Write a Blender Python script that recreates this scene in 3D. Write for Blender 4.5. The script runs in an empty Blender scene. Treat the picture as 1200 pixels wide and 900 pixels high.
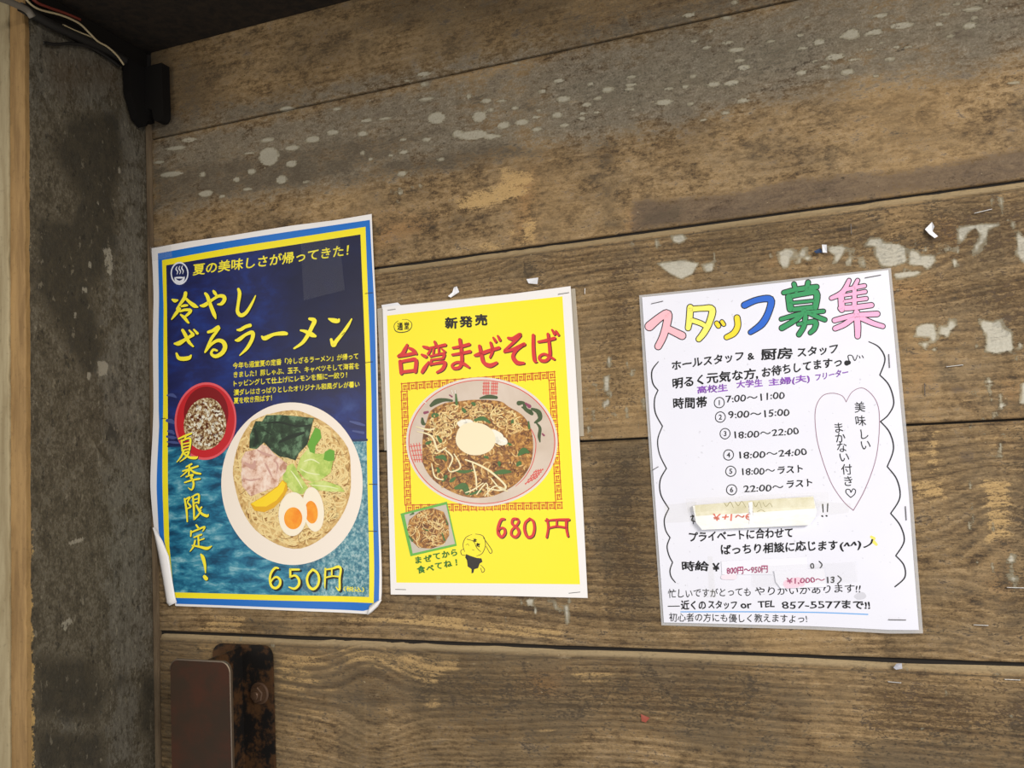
import bpy, bmesh, math, random
import numpy as np
from mathutils import Matrix, Vector
random.seed(7); rng = np.random.default_rng(7)
SC = bpy.context.scene; COL = SC.collection
ZW = 1.57                                             # height of the wall's zero line above the ground

# ------------------------------------------------------------------ camera
R = np.array([0.9412983, 0.3339473, -0.04936303]); U = np.array([0.0718033, -0.0551827, 0.9958911]); F = np.array([-0.3298512, 0.9409751, 0.0759219])
CAM = np.array([0.12224, -0.73503, -0.01973]); FPX = 939.35
cd = bpy.data.cameras.new('camera'); cam = bpy.data.objects.new('camera', cd); COL.objects.link(cam)
cd.sensor_width = 36; cd.lens = FPX * 36 / 1200; cd.clip_start = 0.01
cam.matrix_world = Matrix(((R[0], U[0], -F[0], CAM[0]), (R[1], U[1], -F[1], CAM[1]), (R[2], U[2], -F[2], CAM[2] + ZW), (0, 0, 0, 1)))
SC.camera = cam
# ------------------------------------------------------------------ light and exposure
SC.view_settings.view_transform = 'Standard'; SC.view_settings.look = 'None'; SC.view_settings.gamma = 1
SC.view_settings.use_curve_mapping = False; SC.view_settings.exposure = 0.22
w = bpy.data.worlds.new('world'); SC.world = w; w.use_nodes = True
w.node_tree.nodes['Background'].inputs[0].default_value = (0.95, 0.97, 1.0, 1); w.node_tree.nodes['Background'].inputs[1].default_value = 0.50
def area(name, loc, target, size, power, col):
    l = bpy.data.lights.new(name, 'AREA'); l.shape = 'RECTANGLE'; l.size, l.size_y = size; l.energy = power; l.color = col
    o = bpy.data.objects.new(name, l); COL.objects.link(o); o.location = (loc[0], loc[1], loc[2] + ZW)
    d = Vector(target) - Vector(loc); o.rotation_euler = d.to_track_quat('-Z', 'Y').to_euler()
area('key_light', (1.15, -1.35, 0.62), (0.05, 0, 0.0), (0.7, 0.5), 26, (1.0, 0.95, 0.88))
area('warm_light', (-0.9, -1.7, -0.1), (-0.3, 0, -0.1), (0.5, 0.8), 5, (1.0, 0.86, 0.66))

# ------------------------------------------------------------------ helpers
def P(px, py, d=0.0):
    """where a sight line of the photograph meets the wall, d metres in front of it: (x, z)"""
    v = F + R * (px - 600) / FPX - U * (py - 450) / FPX
    p = CAM + v * ((-d - CAM[1]) / v[1]); return p[0], p[2]
def PV(a, d=0.002):
    a = np.asarray(a, float); v = F + R * ((a[:, 0:1] - 600) / FPX) - U * ((a[:, 1:2] - 450) / FPX)
    p = CAM + v * ((-d - CAM[1]) / v[:, 1:2]); return p[:, [0, 2]]
def crop(ox, oy, s): return lambda pts: [(ox + p[0] / s, oy + p[1] / s) + ((p[2] / s,) if len(p) > 2 else ()) for p in pts]
def srgb(*c):
    c = c[0] if len(c) == 1 else c
    return tuple(((x / 255) / 12.92 if x / 255 < .04045 else ((x / 255 + .055) / 1.055) ** 2.4) for x in c) + (1,)

def mesh_obj(name, verts, faces, mat, parent=None, loc=(0, 0, 0), smooth=False):
    """verts in wall coordinates (x, y, z); stored relative to the parent root"""
    me = bpy.data.meshes.new(name)
    o = bpy.data.objects.new(name, me)
    v = np.array(verts, float).reshape(-1, 3)
    off = np.array((0, 0, 0.))
    if parent is None:
        off = np.array(((v[:, 0].min() + v[:, 0].max()) / 2, v[:, 1].max(), (v[:, 2].min() + v[:, 2].max()) / 2)) if len(v) else off
        o.location = (off[0], off[1], off[2] + ZW)
    else:
        r = parent; off = np.array(r['_o'][:]); o.parent = parent
    me.from_pydata((v - off).tolist(), [], faces)
    if smooth: me.polygons.foreach_set('use_smooth', [True] * len(me.polygons))
    me.update(); me.materials.append(mat); COL.objects.link(o)
    o['_o'] = off.tolist()
    return o
def tag(o, label=None, cat=None, group=None, kind=None):
    for k, v in (('label', label), ('category', cat), ('group', group), ('kind', kind)):
        if v: o[k] = v
    return o
def empty(name, x, y, z):
    o = bpy.data.objects.new(name, None); COL.objects.link(o); o.location = (x, y, z + ZW); o['_o'] = [x, y, z]; o.empty_display_size = .05
    return o

# ---- materials
def mat(name, col, rough=.6, metal=0, spec=.5, coat=0):
    m = bpy.data.materials.new(name); m.use_nodes = True; b = m.node_tree.nodes['Principled BSDF']
    b.inputs['Base Color'].default_value = col; b.inputs['Roughness'].default_value = rough; b.inputs['Metallic'].default_value = metal
    b.inputs['Specular IOR Level'].default_value = spec; b.inputs['Coat Weight'].default_value = coat
    return m
class NT:
    def __init__(s, m): s.m = m; s.t = m.node_tree; s.b = s.t.nodes['Principled BSDF']
    def n(s, typ, **k):
        x = s.t.nodes.new(typ)
        for a, v in k.items():
            if a == 'i':
                for q, z in v.items():
                    if isinstance(z, bpy.types.NodeSocket): s.t.links.new(z, x.inputs[q])
                    else: x.inputs[q].default_value = z
            else: setattr(x, a, v)
        return x
    def coord(s, scale=(1, 1, 1), loc=(0, 0, 0)):
        c = s.n('ShaderNodeTexCoord'); return s.n('ShaderNodeMapping', i={0: c.outputs['Object'], 1: loc, 3: scale}).outputs[0]
    def noise(s, v, scale, det=4, rough=.6, dist=0): return s.n('ShaderNodeTexNoise', i={'Vector': v, 'Scale': scale, 'Detail': det, 'Roughness': rough, 'Distortion': dist}).outputs[0]
    def math(s, op, a, b=0.0, c=0.0, clamp=False): return s.n('ShaderNodeMath', operation=op, use_clamp=clamp, i={0: a, 1: b, 2: c}).outputs[0]
    def step(s, v, a, b): return s.n('ShaderNodeMapRange', interpolation_type='SMOOTHSTEP', i={0: v, 1: a, 2: b}).outputs[0]
    def mix(s, f, a, b, mode='MIX'): return s.n('ShaderNodeMix', data_type='RGBA', blend_type=mode, i={0: f, 6: a, 7: b}).outputs[2]
    def ramp(s, v, stops):
        r = s.n('ShaderNodeValToRGB', i={0: v}); e = r.color_ramp.elements
        while len(e) < len(stops): e.new(.5)
        for k, (p, c) in enumerate(stops): e[k].position = p; e[k].color = c
        return r.outputs[0]
    def attr(s, name): a = s.n('ShaderNodeAttribute', attribute_name=name); q = s.n('ShaderNodeSeparateColor', i={0: a.outputs['Color']}); return q.outputs[0], q.outputs[1], q.outputs[2], a.outputs['Alpha']
    def bump(s, h, strength, dist): s.t.links.new(s.n('ShaderNodeBump', i={'Strength': strength, 'Distance': dist, 'Height': h}).outputs[0], s.b.inputs['Normal'])
    def col(s, c): s.t.links.new(c, s.b.inputs['Base Color'])

# ---- smooth value noise on arrays
def vn(x, y, seed=0):
    r = np.random.default_rng(seed); T = r.random((256, 256))
    xi = np.floor(x).astype(int); yi = np.floor(y).astype(int); fx = x - xi; fy = y - yi
    fx = fx * fx * (3 - 2 * fx); fy = fy * fy * (3 - 2 * fy)
    a = T[xi & 255, yi & 255]; b = T[(xi + 1) & 255, yi & 255]; c = T[xi & 255, (yi + 1) & 255]; d = T[(xi + 1) & 255, (yi + 1) & 255]
    return (a * (1 - fx) + b * fx) * (1 - fy) + (c * (1 - fx) + d * fx) * fy
def fbm(x, y, seed=0, o=4):
    s = 0; a = .5
    for k in range(o): s = s + a * vn(x * 2 ** k + 17.3 * k, y * 2 ** k + 9.1 * k, seed + k); a *= .5
    return s / (1 - .5 ** o)
def sstep(v, a, b): t = np.clip((v - a) / (b - a), 0, 1); return t * t * (3 - 2 * t)

# ---- soft-edged patches on an (x, z) field
def sdf(X, Z, poly):
    n = len(poly); d = np.full(X.shape, 1e9); ins = np.zeros(X.shape, bool)
    for i in range(n):
        x0, z0 = poly[i]; x1, z1 = poly[(i + 1) % n]; ex, ez = x1 - x0, z1 - z0
        t = np.clip(((X - x0) * ex + (Z - z0) * ez) / (ex * ex + ez * ez + 1e-12), 0, 1)
        d = np.minimum(d, (X - x0 - t * ex) ** 2 + (Z - z0 - t * ez) ** 2)
        c = ((z0 > Z) != (z1 > Z)) & (X < (x1 - x0) * (Z - z0) / (z1 - z0 + 1e-15) + x0); ins ^= c
    d = np.sqrt(d); return np.where(ins, -d, d)
def paint(fld, X, Z, poly, feather, strength=1.0):
    poly = np.asarray(poly); lo = poly.min(0) - feather * 1.5; hi = poly.max(0) + feather * 1.5
    k = (X > lo[0]) & (X < hi[0]) & (Z > lo[1]) & (Z < hi[1])
    if not k.any(): return
    v = np.clip(.5 - sdf(X[k], Z[k], poly) / feather, 0, 1) * strength
    fld[k] = np.maximum(fld[k], v)
def W(pts, d=0.0): return PV([p[:2] for p in pts], d)
def ell(px, py, rx, ry, n=12, sl=-.12):                      # an oval mark on the wall, centre and radii as read off the photograph
    return W([(px + rx * math.cos(a), py + ry * math.sin(a) + sl * rx * math.cos(a)) for a in np.linspace(0, 2 * math.pi, n, endpoint=False)])

# ------------------------------------------------------------------ marks on the wood (photograph coordinates, laid on the wall plane)
c1 = crop(400, 0, 3); c2 = crop(800, 0, 3); c0 = crop(0, 0, 3); c3 = crop(900, 200, 4); c4 = crop(680, 300, 3.4615); c5 = crop(1040, 360, 4.5); c6 = crop(1040, 560, 4.094); c7 = crop(400, 680, 3)
GREY = [[(178, 162), (420, 115), (640, 66), (880, 12), (960, -12), (1240, -80), (1240, 60), (1130, 92), (1010, 100), (930, 118), (860, 132), (780, 152), (690, 170), (600, 182), (530, 196), (470, 208), (400, 222), (300, 236), (178, 252)],
        [(178, 168), (178, 140), (300, 118), (420, 92), (560, 66), (700, 32), (860, -6), (960, -25), (935, 2), (700, 53), (420, 114)]]
GREY2 = [[(560, 95), (700, 70), (900, 20), (1100, 0), (1240, 0), (1200, 60), (1000, 80), (900, 110), (760, 150), (640, 130)]]
SPOT = [(1, 335, 415, 34, 24), (1, 485, 410, 30, 22), (1, 465, 475, 55, 20), (1, 410, 470, 24, 16), (1, 525, 480, 24, 13), (1, 75, 470, 22, 12), (1, 220, 535, 20, 10), (1, 105, 560, 14, 9), (1, 75, 538, 12, 10),
        (1, 175, 547, 12, 8), (1, 215, 610, 20, 12), (1, 300, 490, 18, 10), (1, 570, 440, 26, 16), (1, 635, 430, 28, 14), (1, 610, 380, 17, 9), (1, 685, 412, 21, 9), (1, 695, 388, 15, 7), (1, 760, 404, 22, 13),
        (1, 785, 440, 20, 9), (1, 860, 368, 22, 11), (1, 850, 398, 20, 9), (1, 845, 416, 18, 9), (1, 900, 345, 18, 9), (1, 900, 395, 17, 8), (1, 710, 320, 19, 11), (1, 780, 348, 28, 14), (1, 1020, 270, 20, 9),
        (1, 1135, 360, 36, 14), (1, 1150, 312, 22, 8), (1, 1025, 385, 14, 7), (1, 685, 455, 22, 11), (1, 350, 560, 15, 8),
        (2, 175, 292, 32, 14), (2, 110, 296, 30, 12), (2, 215, 353, 26, 11), (2, 150, 397, 19, 9), (2, 75, 422, 20, 8), (2, 215, 238, 30, 14), (2, 420, 255, 25, 12), (2, 500, 235, 26, 10), (2, 465, 215, 13, 11),
        (2, 580, 253, 29, 13), (2, 535, 200, 40, 16), (2, 600, 210, 28, 9), (2, 595, 120, 34, 22), (2, 680, 112, 32, 15), (2, 655, 173, 22, 8), (2, 730, 207, 22, 10), (2, 795, 165, 18, 8), (2, 770, 90, 50, 16),
        (2, 1010, 90, 30, 14), (2, 1020, 32, 42, 10), (2, 925, 50, 26, 8), (2, 940, 127, 14, 8), (2, 695, 55, 30, 12), (2, 480, 148, 28, 14), (2, 410, 125, 18, 9), (2, 310, 145, 20, 8), (2, 680, 268, 16, 8),
        (2, 30, 365, 16, 8), (2, 8, 305, 16, 10), (2, 190, 175, 34, 12), (2, 1160, 292, 36, 8), (2, 700, 150, 18, 6),
        (0, 945, 550, 40, 36), (0, 1025, 575, 23, 15), (0, 940, 492, 26, 10), (0, 885, 603, 19, 12), (0, 990, 632, 22, 18), (0, 832, 631, 15, 12), (0, 712, 613, 14, 11), (0, 665, 492, 30, 12), (0, 605, 612, 45, 12),
        (0, 1028, 520, 28, 12), (0, 870, 665, 22, 8), (0, 1100, 490, 30, 14), (0, 1170, 465, 26, 12), (0, 725, 680, 30, 14), (0, 780, 690, 16, 8), (0, 560, 570, 22, 8), (0, 1075, 640, 14, 6), (0, 620, 520, 40, 10)]
cr = (c0, c1, c2)
SPOTS = [((lambda q: ell(q[0], q[1], rx / 3, ry / 3))(cr[k]([(x, y)])[0])) for k, x, y, rx, ry in SPOT if k < 9]
RESID = [c3(p) for p in [
    [(50, 375), (115, 362), (130, 385), (115, 400), (95, 455), (70, 460), (48, 430)], [(160, 362), (188, 358), (180, 395), (205, 400), (205, 425), (180, 425), (150, 400), (125, 445), (135, 400)],
    [(275, 352), (345, 348), (372, 360), (345, 410), (318, 445), (300, 440), (310, 400), (280, 380)], [(385, 360), (405, 362), (390, 450), (362, 450), (360, 425), (378, 410)],
    [(470, 318), (538, 312), (545, 335), (620, 340), (650, 365), (655, 430), (580, 455), (530, 450), (500, 400), (498, 358), (450, 355)],
    [(655, 365), (700, 375), (720, 395), (785, 392), (790, 420), (755, 470), (720, 450), (655, 445)], [(800, 335), (820, 345), (828, 390), (805, 388)], [(835, 345), (862, 375), (858, 388), (835, 372)], [(680, 320), (692, 322), (690, 350), (680, 348)],
    [(885, 265), (980, 248), (1090, 245), (1085, 262), (1040, 275), (1030, 310), (1015, 360), (985, 345), (990, 300), (970, 275), (940, 290), (920, 335), (890, 338)],
    [(1120, 225), (1155, 240), (1170, 275), (1190, 300), (1240, 330), (1240, 460), (1190, 430), (1160, 390), (1165, 340), (1150, 275)],
    [(1078, 125), (1100, 122), (1112, 200), (1098, 205)], [(1042, 132), (1053, 134), (1046, 172), (1040, 170)], [(580, 480), (640, 470), (720, 465), (725, 478), (690, 498), (600, 512)],
    [(430, 420), (455, 425), (445, 455), (430, 445)]]]
RESID += [c5(p) for p in [
    [(150, 100), (200, 80), (250, 85), (268, 140), (262, 190), (235, 185), (215, 162), (140, 158)], [(275, 95), (310, 100), (330, 60), (360, 65), (368, 100), (340, 125), (320, 165), (275, 145)],
    [(148, 182), (225, 182), (205, 232), (180, 205)], [(475, 60), (560, 75), (600, 60), (620, 110), (660, 130), (665, 190), (685, 280), (665, 265), (645, 235), (570, 250), (512, 235), (515, 150), (490, 110)],
    [(235, 212), (262, 212), (258, 235), (235, 235)], [(512, 355), (540, 375), (575, 410), (545, 405), (548, 470), (535, 465), (515, 400)], [(585, 445), (605, 465), (605, 500), (635, 512), (600, 545), (580, 580), (572, 575), (585, 520)],
    [(705, 395), (760, 390), (760, 520), (692, 512), (700, 460)], [(585, 715), (606, 710), (605, 775), (612, 795), (580, 795)], [(465, 195), (482, 200), (480, 220), (465, 215)], [(685, 180), (720, 190), (715, 225), (690, 220)]]]
RESID += [c6(p) for p in [[(585, 362), (612, 368), (618, 400), (600, 408), (605, 470), (625, 480), (628, 520), (602, 540), (600, 500), (575, 480), (582, 420), (575, 390)]]]
RESID += [c4(p) for p in [[(92, 485), (122, 482), (118, 550), (95, 555)], [(92, 588), (106, 588), (105, 620), (90, 618)], [(205, 455), (225, 460), (215, 492), (202, 485)], [(44, 615), (58, 625), (60, 668), (46, 672)], [(57, 597), (66, 600), (64, 616), (56, 612)],
    [(30, 600), (36, 604), (34, 620), (28, 618)], [(246, 570), (264, 575), (265, 628), (250, 622)], [(232, 630), (246, 640), (245, 695), (236, 700)], [(60, 536), (72, 540), (70, 546), (60, 544)]]]
RESID += [[(768, 308), (800, 304), (820, 308), (812, 322), (798, 328), (782, 320)], [(822, 310), (838, 306), (836, 318), (826, 320)], [(786, 276), (800, 274), (806, 280), (797, 286), (788, 284)]]
RESID += [c7(p) for p in [[(780, 82), (800, 88), (806, 150), (790, 155)], [(645, 65), (680, 62), (672, 95), (655, 92)], [(335, 55), (350, 55), (342, 85)], [(220, 85), (230, 85), (228, 108), (221, 106)]]]
_r = random.Random(12)
for cx_, cy_, w_, h_, nn_, sz_ in ((722, 470, 34, 50, 16, 5), (1165, 600, 30, 70, 12, 5), (620, 712, 60, 14, 8, 4), (1150, 480, 30, 50, 8, 4), (500, 225, 60, 12, 8, 4), (1085, 300, 100, 24, 10, 7), (790, 300, 50, 20, 6, 5), (900, 300, 50, 12, 6, 5), (1120, 820, 70, 40, 8, 3), (300, 752, 20, 8, 3, 3)):
    for _ in range(nn_):
        x_, y_ = cx_ + w_ * _r.uniform(-1, 1), cy_ + h_ * _r.uniform(-1, 1); a_, b_ = sz_ * _r.uniform(.25, .7), sz_ * _r.uniform(.4, 1.5); RESID.append([(x_ - a_, y_ - b_ * .4), (x_, y_ - b_), (x_ + a_ * .8, y_ - b_ * .2), (x_ + a_, y_ + b_ * .6), (x_ - a_ * .2, y_ + b_), (x_ - a_ * .9, y_ + b_ * .3)])
for _ in range(46):
    x_ = _r.uniform(190, 1190); y_ = 60 - .14 * (x_ - 600) + _r.uniform(10, 100) - (40 if x_ > 800 else 0); SPOT.append((9, x_, y_, _r.uniform(4, 10), _r.uniform(2.2, 4.2)))
SPOTS += [ell(x, y, rx, ry) for k, x, y, rx, ry in SPOT if k == 9]
PALE = [c1(p) for p in [[(380, 700), (480, 668), (545, 660), (560, 640), (680, 655), (650, 700), (560, 720), (540, 735), (440, 750), (345, 768), (340, 755), (400, 730)], [(628, 760), (692, 762), (692, 858), (625, 860)], [(482, 862), (520, 855), (572, 852), (575, 868), (530, 880), (484, 874)], [(580, 805), (610, 800), (615, 830), (598, 832)],
    [(545, 575), (690, 590), (685, 630), (660, 655), (600, 660), (560, 640)]]] + [c3([(390, 30), (410, 30), (408, 95), (396, 95)])]
PALE += [c7(p) for p in [[(230, 120), (420, 125), (460, 175), (530, 140), (560, 160), (780, 165), (780, 210), (540, 200), (360, 180), (0, 140)], [(600, 90), (690, 95), (780, 105), (780, 125), (680, 118), (620, 120)], [(150, 240), (420, 262), (420, 320), (350, 340), (350, 380), (290, 385), (240, 340), (60, 300), (0, 290), (0, 240)],
    [(810, 300), (960, 310), (960, 360), (880, 380), (800, 350)], [(640, 268), (670, 270), (668, 300), (645, 300)], [(690, 510), (760, 515), (750, 540), (690, 540)], [(280, 400), (350, 405), (350, 470), (300, 465)], [(0, 700), (1, 701), (1, 700)]]]
PALE += [c5(p) for p in [[(215, 650), (270, 650), (270, 900), (215, 900)], [(470, 700), (495, 700), (495, 750), (470, 750)], [(545, 690), (585, 690), (585, 760), (545, 760)], [(90, 770), (215, 760), (215, 790), (90, 800)]]]
PALE += [c6(p) for p in [[(440, 0), (600, 0), (610, 90), (600, 330), (540, 300), (520, 350), (470, 350), (460, 150)], [(110, 20), (280, 10), (280, 100), (130, 105)], [(150, 170), (270, 180), (270, 200), (150, 195)], [(240, 320), (300, 325), (300, 350), (245, 350)]]]
PALE += [crop(160, 720, 5)(p) for p in [[(820, 240), (960, 230), (1100, 260), (1190, 300), (1190, 330), (1000, 320), (1110, 400), (1190, 440), (1150, 470), (1000, 440), (1060, 500), (940, 470), (820, 460)], [(840, 550), (1120, 560), (1120, 600), (930, 590)], [(430, 20), (640, 10), (640, 50), (620, 105), (360, 95), (360, 70)], [(930, 600), (1110, 620), (1080, 650), (920, 620)], [(350, 160), (480, 170), (480, 210), (350, 200)]]]
DARK = [c1(p) for p in [[(905, 520), (925, 480), (950, 490), (968, 560), (960, 590), (905, 598)], [(915, 640), (955, 655), (960, 690), (935, 705), (980, 735), (960, 755), (930, 752), (915, 710)], [(920, 765), (1000, 758), (998, 815), (920, 825)], [(385, 755), (432, 745), (430, 770), (408, 800), (412, 870), (396, 870), (385, 800)],
    [(1050, 740), (1200, 705), (1200, 790), (1048, 806)], [(100, 560), (200, 550), (300, 540), (420, 515), (560, 490), (700, 520), (840, 510), (700, 548), (500, 575), (380, 600), (180, 622), (0, 655), (0, 620), (90, 600)], [(640, 340), (690, 345), (700, 385), (640, 410), (625, 380)], [(530, 785), (552, 786), (552, 803), (532, 802)]]]
DARK += [[(178, 195), (300, 180), (420, 160), (520, 150), (440, 195), (350, 222), (178, 245)]]
DARK += [c2(p) for p in [[(730, 470), (770, 455), (838, 475), (830, 485), (735, 488)], [(960, 335), (990, 320), (985, 345), (962, 355)], [(50, 130), (120, 150), (130, 190), (60, 200)], [(1018, 430), (1042, 430), (1042, 475), (1018, 475)], [(0, 570), (40, 590), (20, 612), (0, 606)], [(840, 10), (870, 20), (850, 32), (828, 25)]]]
DARK += [c3(p) for p in [[(735, 175), (800, 165), (885, 150), (885, 200), (800, 218), (760, 205)], [(480, 215), (560, 225), (550, 255), (480, 245)], [(250, 265), (330, 270), (320, 310), (260, 320)], [(90, 250), (170, 245), (160, 270), (90, 275)], [(640, 270), (690, 205), (740, 200), (730, 260), (790, 330), (780, 380), (700, 380), (690, 330), (650, 350)]]]
DARK += [c5(p) for p in [[(225, 215), (320, 180), (470, 190), (470, 230), (330, 235), (320, 270), (260, 285), (225, 260)], [(40, 100), (85, 90), (90, 170), (140, 200), (150, 260), (60, 270), (45, 200)], [(90, 640), (130, 640), (120, 665), (95, 660)], [(640, 660), (760, 640), (760, 880), (640, 830), (660, 740)]]]
DARK += [c6(p) for p in [[(625, 0), (680, 0), (680, 250), (625, 250)], [(618, 340), (680, 280), (680, 470), (628, 480), (625, 420)], [(580, 620), (680, 600), (680, 750), (400, 750), (180, 745), (210, 718), (430, 725), (560, 730)], [(340, 580), (350, 620), (340, 622)]]]
DARK += [c7(p) for p in [[(1000, 0), (1060, -10), (1090, 60), (1000, 50)], [(810, 130), (880, 90), (890, 130), (950, 140), (900, 155), (820, 152)], [(1065, 150), (1125, 150), (1125, 195), (1070, 185)], [(1095, 335), (1150, 310), (1240, 400), (1240, 480), (1110, 450), (1100, 380)], [(960, 320), (1090, 330), (1090, 420), (980, 420)], [(450, 530), (600, 520), (620, 580), (460, 590)],
    [(0, 370), (90, 360), (60, 430), (0, 450)], [(650, 600), (700, 590), (690, 612), (655, 612)], [(470, 445), (495, 450), (490, 462), (470, 458)], [(615, 365), (630, 365), (630, 378), (616, 376)]]]
DARK += [crop(160, 720, 5)(p) for p in [[(800, 170), (860, 180), (880, 290), (840, 320), (810, 280)], [(960, 300), (1040, 310), (1010, 360), (1010, 430), (975, 420), (985, 370)], [(640, 30), (800, 20), (930, 60), (920, 100), (680, 100)], [(0, 380), (95, 400), (100, 700), (20, 700)]]]
DARK += [[(700, 560), (742, 540), (750, 590), (730, 640), (712, 700), (690, 640)], [(715, 520), (760, 515), (756, 560), (720, 560)], [(1000, 870), (1240, 830), (1240, 960), (1000, 960)], [(290, 740), (330, 735), (350, 750), (300, 752)]]
FLAKE = [[(440, 318), (700, 282), (760, 275), (960, 240), (1000, 260), (900, 300), (760, 330), (755, 480), (690, 500), (690, 330), (440, 350)], [(690, 520), (770, 515), (785, 720), (760, 745), (690, 740)], [(930, 250), (1240, 200), (1240, 330), (1040, 320), (930, 300)], [(430, 700), (700, 705), (780, 740), (640, 745), (430, 722)],
         [(1040, 320), (1240, 290), (1240, 400), (1180, 440), (1150, 380), (1060, 370)], [(1170, 500), (1240, 500), (1240, 760), (1160, 740)], [(1000, 780), (1240, 790), (1240, 900), (1000, 880)], [(480, 775), (900, 790), (900, 860), (480, 830)]]
ORANGE = [c1(p) for p in [[(120, 760), (320, 750), (330, 790), (250, 830), (120, 880)], [(560, 640), (680, 600), (690, 860), (600, 870), (620, 740)], [(1000, 740), (1050, 735), (1048, 810), (1002, 812)]]] + [c7(p) for p in [[(650, 310), (800, 300), (805, 420), (680, 430), (640, 370)], [(0, 200), (200, 215), (200, 235), (0, 235)]]] + \
         [c3(p) for p in [[(800, 225), (885, 235), (890, 340), (830, 345), (800, 320), (785, 270)], [(0, 380), (45, 380), (45, 450), (0, 460)], [(575, 515), (760, 510), (760, 600), (575, 600)]]] + \
         [c6(p) for p in [[(480, 430), (520, 380), (560, 320), (585, 350), (575, 420), (600, 520), (580, 590), (540, 600), (480, 520)]]] + [c5(p) for p in [[(110, 250), (220, 240), (220, 370), (120, 430)], [(600, 380), (700, 400), (690, 560), (640, 570)]]]
PURP = [[(742, 236), (800, 233), (870, 225), (930, 212), (1010, 205), (1100, 196), (1140, 185), (1240, 172), (1240, 204), (1200, 208), (1000, 234), (800, 262), (742, 270)]] + [c5([(345, 420), (402, 420), (400, 445), (350, 448)]), c5([(400, 775), (440, 775), (440, 805), (400, 805)])]

# ------------------------------------------------------------------ wood materials
mW = mat('weathered_plank_wood', (.2, .15, .1, 1), .72, spec=.35); n = NT(mW)
v = n.coord(); vs = n.coord((3, 20, 45)); vb = n.coord((22, 30, 60)); vt = n.coord((1, 1, 1.9))
dk, gy, pl, rs = n.attr('marks_a'); og, pu, fk, gr = n.attr('marks_b'); sm, ln, bt, lit = n.attr('marks_c')
nf = n.noise(v, 520, 4, .8); nh = n.noise(n.coord((.3, .6, 1), (2, 8, 1)), 620, 5, .8); nm = n.noise(vt, 110, 6, .8); nl = n.noise(vt, 13, 6, .7); n2 = n.noise(n.coord((1, 1, 1.7), (4, 2, 9)), 34, 9, .8); nb = n.noise(vb, 9, 6, .8, .3)
ns0 = n.noise(vs, 16, 8, .75, .3); ns = n.math('ADD', n.math('MULTIPLY', ns0, n.math('SUBTRACT', 1.0, sm)), n.math('MULTIPLY', nm, sm))
rg = n.math('ADD', n.math('MULTIPLY_ADD', nh, 2.8, -1.4), n.math('MULTIPLY_ADD', nf, 1.6, -.8))     # ragged fine edge, about zero on average
rc_ = n.math('ADD', n.math('MULTIPLY_ADD', n2, 4.6, -2.3), n.math('MULTIPLY_ADD', nm, 2.4, -1.2))     # broader unevenness
t = n.math('MULTIPLY_ADD', ns, .8, n.math('MULTIPLY', gr, .50)); t = n.math('ADD', t, n.math('MULTIPLY', rc_, .34)); t = n.math('ADD', t, n.math('MULTIPLY_ADD', rg, .24, -.15))
c = n.ramp(t, [(.16, srgb(50, 37, 24)), (.36, srgb(100, 79, 52)), (.56, srgb(143, 117, 80)), (.86, srgb(192, 163, 121))])
c = n.mix(n.math('MULTIPLY', n.step(nl, .40, .66), .4), c, srgb(118, 103, 80))
c = n.mix(n.math('MULTIPLY', n.step(bt, .5, .9), .4), c, srgb(176, 144, 98)); c = n.mix(n.math('MULTIPLY', n.step(bt, .45, .1), .36), c, srgb(80, 65, 42))
c = n.mix(n.math('MULTIPLY', n.step(n.math('ADD', og, n.math('MULTIPLY_ADD', rc_, .6, n.math('MULTIPLY', rg, .3))), .2, 1.0), .45), c, srgb(166, 120, 68))
pm = n.step(n.math('ADD', pl, n.math('ADD', n.math('MULTIPLY_ADD', gr, 1.5, -.75), n.math('MULTIPLY_ADD', rc_, .35, n.math('MULTIPLY', rg, .7)))), .62, .95)
c = n.mix(n.math('MULTIPLY', pm, .75), c, n.mix(nf, srgb(166, 132, 82), srgb(216, 182, 126)))
gm = n.step(n.math('ADD', gy, n.math('MULTIPLY_ADD', rc_, .55, n.math('MULTIPLY', rg, .35))), .12, .62)
gc = n.ramp(n.math('MULTIPLY_ADD', nf, .5, n.math('MULTIPLY', nm, .5)), [(.38, srgb(70, 64, 53)), (.50, srgb(114, 107, 93)), (.63, srgb(158, 150, 134))]); gc = n.mix(n.math('MULTIPLY', n.step(n.math('MULTIPLY_ADD', rc_, .5, gy), .5, 1.2), .6), gc, srgb(88, 88, 75))
c = n.mix(n.math('MULTIPLY', gm, .8), c, gc)
c = n.mix(n.math('MULTIPLY', n.step(n.math('ADD', pu, n.math('MULTIPLY_ADD', rc_, .9, n.math('MULTIPLY', rg, .8))), .2, .75), .68), c, n.mix(nf, srgb(64, 52, 43), srgb(106, 91, 79)))
fm = n.math('MULTIPLY', n.step(n.math('ADD', n.math('MULTIPLY_ADD', nb, .6, -.3), n.math('MULTIPLY_ADD', rg, .28, n.math('MULTIPLY_ADD', fk, .20, n.math('MULTIPLY', rc_, .16)))), .17, .25), n.math('MULTIPLY_ADD', fk, .45, .4))
c = n.mix(fm, c, srgb(76, 58, 41))
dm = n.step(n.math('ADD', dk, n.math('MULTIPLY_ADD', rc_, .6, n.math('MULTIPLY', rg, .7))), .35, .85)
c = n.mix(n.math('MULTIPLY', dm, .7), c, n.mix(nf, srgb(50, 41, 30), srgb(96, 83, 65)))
c = n.mix(n.math('MULTIPLY', ln, n.math('MULTIPLY_ADD', rg, .5, .8, True)), c, srgb(64, 47, 31))
sp3 = n.step(n.noise(n.coord((.8, 1, 1.5), (9, 1, 2)), 90, 5, .75), .64, .665); c = n.mix(n.math('MULTIPLY', sp3, .7), c, srgb(46, 36, 26))
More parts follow.
